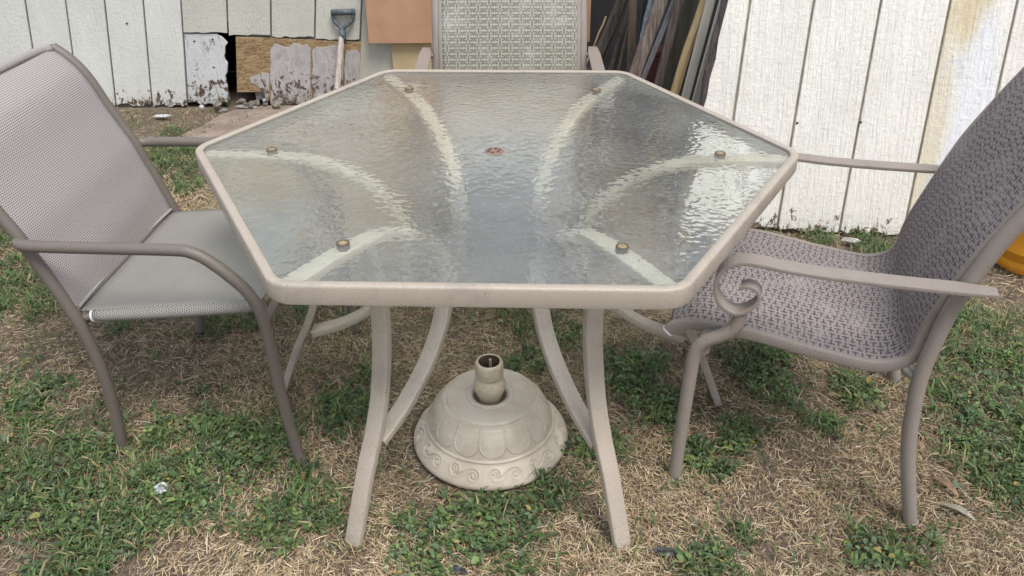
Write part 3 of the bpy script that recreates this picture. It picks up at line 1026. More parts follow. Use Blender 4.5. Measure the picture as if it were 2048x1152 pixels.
# ------------------------------------------------------------------ boards behind the back chair
m_hb = mat_plain('brown_hardboard', (0.46, 0.265, 0.16), 0.12, 5, 0.55, 0.15, 300)
hb = thing('hardboard_sheet', 'smooth brown hardboard sheet fixed to the wall behind the back chair', 'board', at(-0.1, 2.30, 0))
V, F = slab([(-0.545, 0.333), (0.525, 0.335), (0.515, 1.62), (-0.53, 1.62)], -0.004, 0.004)
mk('sheet', V, F, m_hb, hb, False, bevel=0.001, seg=1)
for x, z in ((-0.49, 0.43), (-0.49, 1.3), (0.45, 0.6)):
    V, F = slab([(x - 0.008, z - 0.012), (x + 0.01, z - 0.012), (x + 0.01, z + 0.012), (x - 0.008, z + 0.012)], -0.0055, -0.003)
    mk('staple_plate', V, F, m_hb, hb, False)
m_tan = mat_plain('tan_board', (0.50, 0.39, 0.22), 0.12, 7, 0.7, 0.25, 90, aniso=(1, 1, 0.3))
tb = thing('tan_board', 'pale yellow tan board standing below the brown hardboard', 'board', at(-0.4, 2.333, 0))
V, F = slab([(-0.142, 0), (0.048, 0), (0.052, 0.5), (-0.142, 0.5)], 0, 0.012)
mk('panel', V, F, m_tan, tb, False, bevel=0.001, seg=1)
V, F = slab([(0.056, 0), (0.4, 0), (0.4, 0.5), (0.058, 0.5)], 0, 0.012)
mk('panel', V, F, m_tan, tb, False, bevel=0.001, seg=1)

m_blk = mat_plain('charcoal_sheet', (0.036, 0.035, 0.037), 0.25, 6, 0.7, 0.2, 80)
dk = thing('charcoal_panel', 'dark charcoal sheet standing behind the leaning poles', 'board', at(2.0, 2.42, 0))
V, F = box(-1.60, 1.4, 0, 0.02, 0, 2.3)
mk('sheet', V, F, m_blk, dk, False)
V, F = box(-1.60, 1.4, -0.02, -0.001, 1.1, 1.16)
mk('batten', V, F, m_blk, dk, False)

# ------------------------------------------------------------------ leaning poles
def pole(name, label, cat, x0, slope, y, w, mat, shape='round', top=1.5, taper=0.9, depth=0.02, seed=0, z0=0.0, lean=0.0):
    r = random.Random(seed)
    n = 14
    pts = []
    for i in range(n + 1):
        z = z0 + (top - z0) * i / n
        wob = 0.0 if shape == 'flat' else 0.004
        pts.append((slope * (z) + r.uniform(-wob, wob), lean * z + r.uniform(-wob, wob), z))
    t = thing(name, label, cat, at(x0, y, 0), 'lengths of timber leaning behind the table')
    if shape == 'round':
        sec = [(a * r.uniform(0.92, 1.06), b * r.uniform(0.92, 1.06)) for a, b in circ(w / 2, 12)]
    else:
        sec = rrect(depth, w, min(depth, w) * 0.12, 1)
    sc = [1 + (taper - 1) * i / n for i in range(n + 1)]
    if shape != 'flat':
        sc = [s * r.uniform(0.96, 1.05) for s in sc]
    V, F = sweep(pts, sec, (0, 1, 0), scale=sc)
    flat_smooth(mk('shaft', V, F, mat, t), 40)
    return t


wd_dark = mat_wood('dark_weathered', (0.032, 0.026, 0.022), (0.10, 0.084, 0.070), (70, 70, 6))
wd_brown = mat_wood('brown_weathered', (0.075, 0.055, 0.038), (0.155, 0.12, 0.08), (60, 60, 6))
wd_grey = mat_wood('grey_brown_weathered', (0.10, 0.077, 0.063), (0.34, 0.275, 0.23), (75, 75, 6), 0.85, 0.8)
wd_slate = mat_plain('slate_paint', (0.15, 0.155, 0.165), 0.3, 12, 0.6, 0.3, 60)
wd_plum = mat_wood('plum_dark', (0.055, 0.042, 0.036), (0.18, 0.143, 0.118), (75, 75, 6), 0.85, 0.8)
wd_olive = mat_plain('olive_board', (0.10, 0.095, 0.07), 0.3, 10, 0.8, 0.4, 60, aniso=(6, 6, 0.6))
wd_bluegrey = mat_plain('blue_grey_board', (0.20, 0.195, 0.185), 0.3, 10, 0.7, 0.3, 60, aniso=(6, 6, 0.6))
wd_yellow = mat_wood('honey_pole', (0.42, 0.29, 0.135), (0.60, 0.45, 0.25), (40, 40, 3), 0.6, 0.2)
wd_cream = mat_plain('cream_board', (0.50, 0.475, 0.40), 0.15, 9, 0.7, 0.3, 60, aniso=(6, 6, 0.6))
pl_blue = mat_plain('dark_blue_plastic', (0.028, 0.045, 0.065), 0.4, 14, 0.35, 0.3, 40)
pl_ice = mat_plain('shiny_blue_wrap', (0.35, 0.45, 0.55), 0.5, 40, 0.25, 0.8, 60, bd=0.01)
pole('log', 'thick blackened round log leaning leftmost against the charcoal sheet', 'pole', 0.303, 0.360, 1.95, 0.052, wd_dark, seed=1, top=1.3)
pole('pole', 'slim dark grey pole beside the blackened log', 'pole', 0.408, 0.247, 1.90, 0.028, wd_dark, seed=2)
pole('pole', 'thin brown stick low between dark logs and upright post', 'pole', 0.455, 0.19, 1.86, 0.018, wd_brown, seed=14, top=0.55)
pole('stick', 'thin pale stick tip in front of the charcoal sheet', 'stick', 0.274, 0.371, 2.03, 0.009, wd_yellow, seed=3, top=0.52)
pole('post', 'upright olive brown wooden post among the leaning poles', 'post', 0.562, -0.015, 1.80, 0.034, wd_brown, seed=4, taper=1.0)
pole('tube', 'dark blue plastic tube behind the olive post', 'pipe', 0.605, 0.05, 2.00, 0.036, pl_blue, seed=5, taper=1.0)
pole('wrapped_pole', 'pole in shiny icy blue wrapping behind the grey post', 'pole', 0.561, 0.142, 1.95, 0.02, pl_ice, seed=6)
pole('post', 'big rough grey brown weathered post leaning to the right', 'post', 0.453, 0.270, 1.62, 0.047, wd_grey, 'square', seed=7, depth=0.045, taper=1.05)
pole('slat', 'thin slate grey slat leaning beside the weathered post', 'slat', 0.460, 0.318, 1.575, 0.018, wd_slate, 'flat', depth=0.012, taper=1.3)
pole('post', 'dark plum brown split post next to the slate slat', 'post', 0.571, 0.179, 1.55, 0.030, wd_plum, 'square', seed=8, depth=0.03, taper=1.1)
pole('board', 'narrow dark olive board between split post and blue grey board', 'board', 0.625, 0.176, 1.63, 0.040, wd_olive, 'flat', depth=0.018, taper=1.15)
pole('board', 'blue grey painted board behind the honey coloured pole', 'board', 0.69, 0.135, 1.68, 0.046, wd_bluegrey, 'flat', depth=0.018, taper=1.2)
pole('pole', 'smooth honey yellow round pole leaning at the right of the timbers', 'pole', 0.599, 0.223, 1.42, 0.0335, wd_yellow, seed=9, taper=1.15)
pole('board', 'cream board leaning between honey pole and white siding panel', 'board', 0.66, 0.149, 1.36, 0.030, wd_cream, 'flat', depth=0.018, taper=1.1)
pole('board', 'pale cream board nearest the dark edge of the siding panel', 'board', 0.692, 0.160, 1.33, 0.030, wd_cream, 'flat', depth=0.016, taper=1.1)
m_red = mat_plain('brick_red', (0.12, 0.035, 0.03), 0.3, 20, 0.7, 0.3)
rb = thing('red_box', 'small dark red box seen between the leaning posts', 'box', at(0.64, 1.86, 0))
V, F = box(-0.07, 0.07, -0.05, 0.05, 0, 0.40)
mk('body', V, F, m_red, rb, False, bevel=0.006)
V, F = box(-0.072, 0.072, -0.052, 0.052, 0.402, 0.425)
mk('lid', V, F, m_red, rb, False, bevel=0.004)

# ------------------------------------------------------------------ leaning white siding panel at right
E_ = Vector((0.993, -0.118, 0)).normalized()
B_ = Vector((0.118, 0.993, 0)).normalized()
lean = math.radians(17)
Vv = (Vector((0, 0, 1)) * math.cos(lean) + B_ * math.sin(lean)).normalized()
Nn = E_.cross(Vv) * -1
MP = Matrix(((E_.x, Nn.x, Vv.x, 1.25), (E_.y, Nn.y, Vv.y, 0.93), (E_.z, Nn.z, Vv.z, 0.0), (0, 0, 0, 1)))
panel = thing('siding_panel', 'large white grooved siding panel leaning at the right behind the table', 'panel', MP)
WHITE = (0.78, 0.745, 0.675)
ms_p = mat_siding('white_siding', WHITE, 0.05, grain=1.25)
ms_p2 = mat_siding('stained_white_siding', WHITE, 0.05, grain=1.25, stains=[((0.25, 0.35), (0.05, 0.6), (0.64, 0.55, 0.37), 0.6), ((0.33, 0.85), (0.07, 0.18), (0.60, 0.48, 0.27), 0.8), ((0.385, 0.40), (0.065, 0.38), (0.74, 0.745, 0.75), 0.95), ((0.335, 0.15), (0.05, 0.2), (0.70, 0.71, 0.735), 0.8)], peel=0.1, peel_col=(0.60, 0.61, 0.63))
TP = math.tan(math.radians(2.8))
sg = [-0.448, -0.234, -0.012, 0.213, 0.427, 0.645, 0.865, 1.085, 1.3]
# first, tapered strip
r2 = random.Random(21)
edge_l = [(-0.600 + 0.146 * z + r2.uniform(-0.004, 0.004), z) for z in np.linspace(2.2, 0.0, 26)]
o1 = edge_l + [(-0.453, 0.0), (-0.453 + TP * 2.2, 2.2)]
o1 = [p for p in o1 if True]
zx = 1.45   # where the slanted edge meets the groove
edge_l = [(-0.600 + 0.146 * z + r2.uniform(-0.004, 0.004), z) for z in np.linspace(1.4, 0.01, 22)]
o1 = edge_l + [(-0.453, 0.006), (-0.453 + TP * 1.4, 1.4)]
V, F = slab(o1, -0.008, 0.008)
mk('plank', V, F, ms_p, panel, False, bevel=0.002, seg=1)
m_rotedge = mat_wood('rotten_edge', (0.016, 0.012, 0.011), (0.085, 0.066, 0.062), (90, 90, 12), 0.95, 1.0)
eo = [(x - 0.02 + r2.uniform(-0.004, 0.003), z) for x, z in edge_l] + [(x + 0.004, z) for x, z in edge_l[::-1]]
V, F = slab(eo, -0.004, 0.018)
mk('rotten_edge', V, F, m_rotedge, panel, False)
for i in range(len(sg) - 1):
    a, b = sg[i] + 0.0045, sg[i + 1] - 0.0045
    r = random.Random(60 + i)
    lo = [(a + (b - a) * k / 8, 0.006 + r.uniform(-0.006, 0.012)) for k in range(9)]
    out = lo + [(b + TP * 2.2, 2.2), (a + TP * 2.2, 2.2)]
    V, F = slab(out, -0.008, 0.008)
    mk('plank', V, F, ms_p2 if i == 3 else ms_p, panel, False, bevel=0.002, seg=1)
m_groove = mat_plain('groove_paint', (0.33, 0.29, 0.22), 0.25, 20, 0.8, 0.3)
V, F = slab([(-0.46, 0.012), (1.29, 0.012), (1.38, 2.19), (-0.34, 2.19)], 0.003, 0.0075)
mk('backing', V, F, m_groove, panel, False)
for x, z in ((0.012, 0.405), (-0.205, 0.395), (0.345, 0.855)):
    V, F = cyl(0.0045, 0, 0.001, n=10)
    V = [(x + a, -0.0095 + c, z + b) for a, b, c in V]
    mk('nail_hole', V, F, MT['dark'], panel, False)

m_stone = mat_plain('pale_stone', (0.45, 0.42, 0.38), 0.25, 16, 0.85, 0.6, 50, bd=0.006)
tag(rock('stone', (1.255, 0.855, 0.018), (0.045, 0.022, 0.018), m_stone, 33), 'flat pale stone at the foot of the white siding panel', 'stone')

# ------------------------------------------------------------------ orange container
m_or = mat_plain('orange_plastic', (0.86, 0.37, 0.03), 0.1, 8, 0.4, 0.1)
bk = thing('orange_bucket', 'orange plastic bucket on the ground behind the right chair', 'bucket', at(1.80, 0.70, 0))
V, F = lathe([(0.0, 0.0), (0.085, 0.0), (0.105, 0.012), (0.12, 0.045), (0.128, 0.10), (0.140, 0.30), (0.146, 0.302), (0.146, 0.325), (0.137, 0.325), (0.125, 0.06), (0.0, 0.05)], 40)
mk('body', V, F, m_or, bk)
a_ = [(0.146 * math.cos(t), 0.0, 0.30 + 0.146 * math.sin(t) * 0.9) for t in np.linspace(0, PI, 13)]
tube('bail', a_, 0.003, m_steel, bk, 8, (0, 1, 0), 2)

# ------------------------------------------------------------------ table
table = thing('patio_table', 'hexagonal patio table with rippled glass top and sand coloured frame', 'table', at(0, 0, 0, -0.0365))


def hexpath(apo, z, rad, n=8):
    s = apo / math.cos(PI / 6)
    pts = []
    for k in range(6):
        a = math.radians(60 * k)
        c = np.array((math.cos(a), math.sin(a))) * (s - rad / math.cos(PI / 6))
        for i in range(n + 1):
            b = a + math.radians(-30 + 60 * i / n)
            pts.append((c[0] + rad * math.cos(b), c[1] + rad * math.sin(b), z))
    return pts


TZ = 0.72
# rim profile: (outward offset, height) walked around a hexagon
prof = [(0.0, 0.0), (0.0016, -0.0016), (0.0025, -0.005), (0.0025, -0.033), (0.001, -0.0385), (-0.003, -0.041), (-0.008, -0.042), (-0.011, -0.039), (-0.011, -0.009), (-0.0148, -0.006), (-0.0158, -0.0035), (-0.0155, -0.001), (-0.0135, 0.0006), (-0.002, 0.0008)]
rings = [hexpath(0.5975 + o, TZ + z, 0.062 + o) for o, z in prof]
m_ = len(rings[0])
V = [p for r in rings for p in r]
k_ = len(rings)
F = [(a * m_ + i, a * m_ + (i + 1) % m_, ((a + 1) % k_) * m_ + (i + 1) % m_, ((a + 1) % k_) * m_ + i) for a in range(k_) for i in range(m_)]
flat_smooth(mk('rim', V, F, MT['table'], table), 40)
top = hexpath(0.586, TZ - 0.0045, 0.05)
bot = hexpath(0.586, TZ - 0.0095, 0.05)
m_ = len(top)
V = top + bot
F = [tuple(range(m_)), tuple(range(m_, 2 * m_))[::-1]] + [(i, i + m_, (i + 1) % m_ + m_, (i + 1) % m_) for i in range(m_)]
gt = mk('glass_top', V, F, MT['glass'], table, False)
gt.data.materials.append(MT['glass_flat'])
for p_ in gt.data.polygons:
    p_.material_index = 0 if p_.normal.z > 0.5 else 1
arm_rz = [(0.665, 0.694), (0.60, 0.694), (0.51, 0.693), (0.40, 0.680), (0.31, 0.64), (0.247, 0.585), (0.212, 0.53), (0.204, 0.47), (0.219, 0.415), (0.250, 0.355), (0.305, 0.297), (0.39, 0.243), (0.478, 0.212)]
leg_rz = [(0.452, 0.678), (0.434, 0.60), (0.430, 0.52), (0.437, 0.43), (0.459, 0.32), (0.490, 0.237), (0.530, 0.155), (0.592, 0.0)]
for k in range(6):
    a = math.radians(60 * k)
    ex = (math.cos(a), math.sin(a))
    sd = (-ex[1], ex[0], 0)
    lg = tube('leg', [(r * ex[0], r * ex[1], z) for r, z in leg_rz], 0, MT['table'], table, side=sd, smooth_n=5, sec=rrect(0.040, 0.0185, 0.0032, 2))
    j_ = 4 if k in (4, 5) else 6  # stretch in the lit colour, shorter where the front arms turn away
    up_, lo_ = arm_rz[:j_ + 1], arm_rz[j_:]
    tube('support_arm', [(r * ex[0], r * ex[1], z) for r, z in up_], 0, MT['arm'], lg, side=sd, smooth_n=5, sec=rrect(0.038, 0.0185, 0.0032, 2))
    tube('brace', [(r * ex[0], r * ex[1], z) for r, z in lo_], 0, MT['table'], lg, side=sd, smooth_n=5, sec=rrect(0.0384, 0.0189, 0.0032, 2))
    c = (0.51 * ex[0], 0.51 * ex[1])
    V, F = cyl(0.0125, 0.7018, 0.7103, c, 20)
    pd = mk('glass_pad', V, F, MT['pad_ring'], lg, False, bevel=0.001, seg=1)
    c2 = [(c[0] + 0.0082 * math.cos(t), c[1] + 0.0082 * math.sin(t)) for t in np.linspace(0, 2 * PI, 16, endpoint=False)]
    V, F = lathe([(0.0082, 0.0), (0.0086, 0.0012), (0.0102, 0.0020), (0.0120, 0.0012), (0.0125, 0.0)], 24, (c[0], c[1], TZ - 0.0044))
    mk('pad_ring', V, F, MT['pad_ring'], lg)
    V, F = cyl(0.0083, TZ - 0.0044, TZ - 0.0036, c, 20)
    mk('pad_disc', V, F, MT['pad'], lg, False)
# plug in the umbrella hole
V, F = lathe([(0.0, 0.0022), (0.016, 0.0022), (0.0205, 0.0014), (0.0218, 0.0002), (0.0218, 0.0), (0.0, 0.0)], 32, (0, 0, TZ - 0.0042))
pg = mk('hole_plug', V, F, MT['plug'], table)
for k in range(6):
    a = 2 * PI * k / 6 + 0.3
    rr_ = 0.0125
    V, F = cyl(0.0036, TZ - 0.0023, TZ - 0.0017, (rr_ * math.cos(a), rr_ * math.sin(a)), 10)
    mk('vent_hole', V, F, MT['dark'], pg, False)

# small leaf lying on the glass at the rim
m_leaf = mat_plain('dry_leaf', (0.40, 0.30, 0.15), 0.3, 60, 0.7, 0.4)
V = [(0, 0, 0), (0.006, 0.004, 0.002), (0.013, 0.001, 0.001), (0.006, -0.004, 0.002)]
o = mk('leaf_scrap', V, [(0, 1, 2, 3)], m_leaf, None, False)
o.location = (0.37, 0.512, TZ - 0.003)
tag(o, 'tiny dry leaf on the glass by the back right rim', 'leaf')

# ------------------------------------------------------------------ umbrella base
def umbrella_base():
    base = thing('umbrella_base', 'round cream parasol base with petal and scroll relief under the table', 'umbrella base', at(-0.0175, -0.155, -0.002, 0.06))
    prof = [(0.050, 0.126), (0.056, 0.1385), (0.060, 0.1400), (0.104, 0.1370), (0.110, 0.1345), (0.115, 0.1325), (0.119, 0.1285), (0.124, 0.1250),
            (0.134, 0.1125), (0.1440, 0.0960), (0.1515, 0.0790), (0.157, 0.0630), (0.1605, 0.0560), (0.165, 0.0505), (0.172, 0.045), (0.180, 0.036), (0.187, 0.0275), (0.192, 0.021), (0.1955, 0.015), (0.1965, 0.009), (0.193, 0.002), (0.188, 0.0)]
    P = np.array(prof)
    s = np.concatenate([[0], np.cumsum(np.hypot(*np.diff(P, axis=0).T))])
    ns, na = 120, 720
    ss = np.linspace(0, s[-1], ns)
    R = np.interp(ss, s, P[:, 0])
    Z = np.interp(ss, s, P[:, 1])
    for arr in (R, Z):
        arr[1:-1] = (arr[:-2] + arr[1:-1] * 2 + arr[2:]) / 4
    th = np.linspace(0, 2 * PI, na, endpoint=False)
    tR = np.gradient(R, ss)
    tZ = np.gradient(Z, ss)
    ln = np.hypot(tR, tZ)
    NR, NZ = -tZ / ln, tR / ln
    NR, NZ = np.where(NR * 0 + NZ < 0, -NR, NR), np.abs(NZ)
    NR = np.abs(NR)
    H = np.zeros((na, ns))
    S2, T2 = np.meshgrid(ss, th)
    R2 = np.broadcast_to(R, (na, ns))
    # ring beads
    for rr0, w, h in ((0.1085, 0.0018, -0.0022), (0.1165, 0.0022, 0.0028), (0.1585, 0.0024, 0.0034)):
        k = ss[np.argmin(np.abs(R - rr0))]
        H += h * np.exp(-((S2 - k) / w) ** 2)
    # petals: U-shaped ridges
    NPET = 14
    s0 = ss[np.argmin(np.abs(R - 0.118))]
    s1 = ss[np.argmin(np.abs(R - 0.1555))]
    ph = (T2 / (2 * PI) * NPET) % 1.0 - 0.5
    t = np.clip((S2 - s0) / (s1 - s0), -0.2, 1.3)
    wid = 0.485 * np.sqrt(np.clip(1 - np.clip((t - 0.52) / 0.44, 0, 1) ** 2, 0, 1))
    arcw = 2 * PI / NPET * R2
    d = np.abs(np.abs(ph) - wid) * arcw
    d2 = np.abs(t - 0.96) * (s1 - s0) + np.abs(ph) * arcw * 0.25
    inside = (t > -0.02) & (t < 1.0)
    H += np.where(inside, 0.0030 * np.exp(-(d / 0.0019) ** 2), 0)
    H += np.where(inside & (np.abs(ph) < wid), 0.0016 * (1 - (np.abs(ph) / (wid + 1e-6)) ** 4), 0)
    # scrolls: engraved S curves ending in spirals
    NS = 11
    sa = ss[np.argmin(np.abs(R - 0.162))]
    sb = ss[np.argmin(np.abs(R - 0.191))]
    arc = 2 * PI / NS * 0.177
    hgt = sb - sa
    X = ((T2 / (2 * PI) * NS) % 1.0 - 0.5) * arc
    Y = (S2 - sa)
    cv = []
    c1 = np.array((-0.024, hgt * 0.46))
    c2 = np.array((0.027, hgt * 0.60))
    for q in np.linspace(0, 1, 26):
        a = PI * 0.5 - q * 2.9 * PI
        r = 0.0020 + 0.0100 * (1 - q) ** 0.8
        cv.append(c1 + r * np.array((math.cos(a), math.sin(a))))
    cv = cv[::-1]
    for q in np.linspace(0, 1, 10)[1:-1]:
        p0, p1 = cv[-1] if q < 0.15 else None, None
        a0 = c1 + np.array((0.0, 0.0120))
        b0 = c2 + np.array((0.0, -0.0120))
        cv.append(a0 * (1 - q) + b0 * q + np.array((0, 0.004 * math.sin(q * 2 * PI))))
    for q in np.linspace(0, 1, 26):
        a = -PI * 0.5 + q * 2.7 * PI
        r = 0.0020 + 0.0100 * (1 - q) ** 0.8
        cv.append(c2 + r * np.array((math.cos(a), math.sin(a))))
    cv = np.array(cv)
    D = np.full(X.shape, 9.0)
    sel = (Y > -0.006) & (Y < hgt + 0.008)
    xs, ys = X[sel], Y[sel]
    dm = np.full(xs.shape, 9.0)
    for A, B in zip(cv[:-1], cv[1:]):
        AB = B - A
        tt = np.clip(((xs - A[0]) * AB[0] + (ys - A[1]) * AB[1]) / (AB @ AB + 1e-12), 0, 1)
        dm = np.minimum(dm, np.hypot(xs - A[0] - tt * AB[0], ys - A[1] - tt * AB[1]))
    D[sel] = dm
    H += -0.0042 * np.exp(-(D / 0.0016) ** 2) + 0.0019 * np.exp(-((D - 0.0044) / 0.0019) ** 2)
    VX = (R2 + NR * H) * np.cos(T2)
    VY = (R2 + NR * H) * np.sin(T2)
    VZ = Z[None, :] + NZ * H
    V = np.stack([VX, VY, VZ], -1).reshape(-1, 3)
    I = np.arange(na * ns).reshape(na, ns)
    J = np.roll(I, -1, 0)
    F = np.stack([I[:, :-1], J[:, :-1], J[:, 1:], I[:, 1:]], -1).reshape(-1, 4)
    m = Mat('cream_resin', 0.42)
    n1 = m.noise(14, 6, 0.65)
    n2 = m.noise(55, 5, 0.7)
    z = m.xyz()[2]
    c = m.mix(m.step(n1, 0.35, 0.7), (0.42, 0.35, 0.27), (0.53, 0.455, 0.365))
    grey = m.f('MULTIPLY', m.step(z, 0.128, 0.135), m.step(n1, 0.42, 0.62))
    c = m.mix(m.f('MULTIPLY', grey, 0.4), c, (0.42, 0.40, 0.375))
    c = m.mix(m.f('MULTIPLY', m.step(n2, 0.62, 0.72), 0.3), c, (0.33, 0.27, 0.2))
    m.set(Base_Color=c, Normal=m.bump(n2, 0.08, 0.002))
    mk('dome', V, F, m.m, base)
    # collar ring and dark well
    V, F = lathe([(0.0585, 0.136), (0.0575, 0.1425), (0.053, 0.1445), (0.047, 0.1435), (0.043, 0.141), (0.0405, 0.134), (0.040, 0.09), (0.0, 0.085)], 56)
    mk('collar', V, F, m.m, base)
    m2 = Mat('aged_resin', 0.35)
    n1 = m2.noise(40, 6, 0.7)
    m2.set(Base_Color=m2.mix(m2.step(n1, 0.35, 0.65), (0.46, 0.365, 0.25), (0.55, 0.465, 0.35)), Normal=m2.bump(n1, 0.06, 0.002))
    V, F = lathe([(0.024, 0.088), (0.0245, 0.118), (0.028, 0.134), (0.035, 0.153), (0.0392, 0.166), (0.0395, 0.175), (0.036, 0.187), (0.0305, 0.196), (0.0300, 0.199), (0.0335, 0.2005), (0.0345, 0.204), (0.0340, 0.236), (0.0315, 0.241), (0.028, 0.243), (0.0262, 0.2415)], 56)
    nk = mk('socket', V, F, m2.m, base)
    m3 = mat_plain('dark_brown_inside', (0.085, 0.058, 0.038), 0.5, 70, 0.7, 0.4)  # inside of the socket, much darker brown than its outer face
    V, F = lathe([(0.0262, 0.2415), (0.0250, 0.238), (0.0242, 0.23), (0.024, 0.12), (0.0, 0.118)], 48)
    mk('socket_inside', V, F, m3, nk)
    V, F = join([box(0.019, 0.0238, -0.003, 0.003, 0.15, 0.232)])
    V = [( -y_ * 0 + x_ * math.cos(1.4) - y_ * math.sin(1.4), x_ * math.sin(1.4) + y_ * math.cos(1.4), z_) for x_, y_, z_ in V]
    mk('key_rib', V, F, m2.m, nk, False)
    V, F = lathe([(0.0, 0.150), (0.0236, 0.150)], 32)
    mk('well', V, F, MT['dark'], nk, False)


umbrella_base()

# ------------------------------------------------------------------ left chair (mesh sling, round tubes)
def mirror_pts(prof, hw):
    """prof (u, z) with half widths -> 3D for both sides"""
    return {s: [(u, s * h, z) for (u, z), h in zip(prof, hw)] for s in (-1, 1)}


def sling(name, rail, hw, mat, parent, nu=26, sag=0.012, wrap=0.0, thick=0.0025, sagdir=None, uvrot=False):
    """cloth between two parallel rails; rail is a list of (u, z)"""
    P = catmull([(u, 0, z) for u, z in rail], 6)
    n = len(P)
    t = np.gradient(P, axis=0)
    t /= np.linalg.norm(t, axis=1)[:, None]
    nrm = np.stack([-t[:, 2], np.zeros(n), t[:, 0]], -1)
    L = np.concatenate([[0], np.cumsum(np.linalg.norm(np.diff(P, axis=0), axis=1))])
    V, UV = [], []
    for i in range(n):
        e = min(1.0, min(L[i], L[-1] - L[i]) / 0.08)
        for j in range(nu + 1):
            y = -1 + 2 * j / nu
            k = sag * (1 - y * y) * e
            p = P[i] - nrm[i] * k
            V.append((p[0], y * hw, p[2]))
            UV.append((y * hw + 1, L[i] + 1))
    F = [(i * (nu + 1) + j, i * (nu + 1) + j + 1, (i + 1) * (nu + 1) + j + 1, (i + 1) * (nu + 1) + j) for i in range(n - 1) for j in range(nu)]
    o = mk(name, V, F, mat, parent, True, UV)
    s = o.modifiers.new('thick', 'SOLIDIFY')
    s.thickness = thick
    s.offset = 0
    return o


def mesh_chair():
    ch = thing('mesh_chair', 'taupe tube patio armchair with fine woven mauve grey mesh at the left', 'chair', at(-0.69, 0.045, 0, math.radians(-4.4)))
    dk_ = MT['chair_dark']
    back = [(-0.238, 0.0), (-0.224, 0.12), (-0.218, 0.22), (-0.221, 0.31), (-0.231, 0.39), (-0.245, 0.44), (-0.264, 0.5), (-0.284, 0.555), (-0.303, 0.61), (-0.327, 0.66), (-0.352, 0.714), (-0.374, 0.768), (-0.396, 0.807), (-0.424, 0.838), (-0.452, 0.86)]
    hwb = [0.252, 0.258, 0.262, 0.266] + [0.27] * 11
    arm = [(-0.300, 0.603), (-0.296, 0.602), (-0.27, 0.602), (-0.20, 0.603), (-0.08, 0.604), (0.05, 0.605), (0.082, 0.601), (0.112, 0.585), (0.152, 0.548), (0.186, 0.506), (0.206, 0.455), (0.213, 0.38), (0.217, 0.24), (0.225, 0.12), (0.237, 0.0)]
    hwa = [0.272, 0.284, 0.293, 0.296, 0.296, 0.296, 0.296, 0.295, 0.294, 0.293, 0.292, 0.291, 0.291, 0.291, 0.291]
    for s in (-1, 1):
        rl = tube('back_leg', mirror_pts(back, hwb)[s], 0.0138, dk_, ch)
        V, F = cyl(0.0145, -0.001, 0.012, (back[0][0], s * 0.252), 16)
        mk('foot_cap', V, F, MT['dark'], rl, False, bevel=0.002)
        al = tube('arm_leg', mirror_pts(arm, hwa)[s], 0.0132, dk_, ch)
        V, F = cyl(0.0139, -0.001, 0.012, (arm[-1][0], s * 0.291), 16)
        mk('foot_cap', V, F, MT['dark'], al, False, bevel=0.002)
        # cloth sleeve round the side rail, open at the rear with a white end
        P = catmull([(-0.207, s * 0.248, 0.400), (-0.07, s * 0.25, 0.414), (0.07, s * 0.25, 0.430), (0.195, s * 0.25, 0.446)], 6)
        V, F = sweep(P, circ(0.0145, 16), (0, 1, 0))
        Lp = np.concatenate([[0], np.cumsum(np.linalg.norm(np.diff(P, axis=0), axis=1))])
        UV = [(1 + j / 16 * 0.091, 1 + l) for l in Lp for j in range(16)]
        o_ = mk('seat_sleeve', V, F, MT['weave_seat'], ch, True, UV)
        V, F = sweep([(-0.2065, s * 0.248, 0.3998), (-0.2015, s * 0.248, 0.4005)], circ(0.0156, 16), (0, 1, 0))
        mk('sleeve_hem', V, F, MT['white_trim'], o_, False)
        tube('seat_bracket', [(-0.205, s * 0.248, 0.400), (-0.228, s * 0.255, 0.396), (-0.232, s * 0.266, 0.394)], 0.010, dk_, ch, 10)
        tube('seat_bracket', [(0.190, s * 0.25, 0.446), (0.202, s * 0.27, 0.447), (0.206, s * 0.290, 0.448)], 0.010, dk_, ch, 10)
    tube('top_bar', [(-0.452, -0.27, 0.86), (-0.460, -0.2, 0.866), (-0.462, 0, 0.868), (-0.460, 0.2, 0.866), (-0.452, 0.27, 0.86)], 0.009, dk_, ch, side=(1, 0, 0))
    tb_ = [(-0.4515, -0.255, 0.8605), (-0.460, -0.2, 0.866), (-0.462, 0, 0.868), (-0.460, 0.2, 0.866), (-0.4515, 0.255, 0.8605)]
    P = catmull(tb_, 6)
    V, F = sweep(P, circ(0.0105, 16), (1, 0, 0))
    UV = [(1 + p[1], 1.5 + j / 16 * 0.091) for p in P for j in range(16)]
    mk('top_sleeve', V, F, MT['weave_back'], ch, True, UV)
    tube('front_bar', [(0.205, -0.29, 0.425), (0.206, -0.1, 0.424), (0.206, 0.1, 0.424), (0.205, 0.29, 0.425)], 0.0125, dk_, ch, side=(0, 0, 1))
    tube('rear_bar', [(-0.232, -0.266, 0.385), (-0.234, 0, 0.383), (-0.232, 0.266, 0.385)], 0.0105, dk_, ch, side=(0, 0, 1))
    sling('seat', [(-0.241, 0.412), (-0.07, 0.4285), (0.07, 0.444), (0.196, 0.4595)], 0.251, MT['weave_seat'], ch, sag=0.010)
    b_ = [(u + 0.002, z) for u, z in back if 0.4 < z]
    b_[0] = (-0.2345, 0.407)
    sl = sling('backrest', b_, 0.262, MT['weave_back'], ch, sag=0.012)
    tube('hem', [(-0.2335, -0.25, 0.422), (-0.243, 0, 0.424), (-0.2335, 0.25, 0.422)], 0.004, MT['weave_seat'], sl, 8, (0, 0, 1))
    m_bit = MT['white_trim']
    o = rock('pebble', (-0.575, -0.055, 0.4445), (0.004, 0.004, 0.003), m_bit, 5)
    tag(o, 'tiny white pebble lying on the left chair mesh seat', 'pebble')
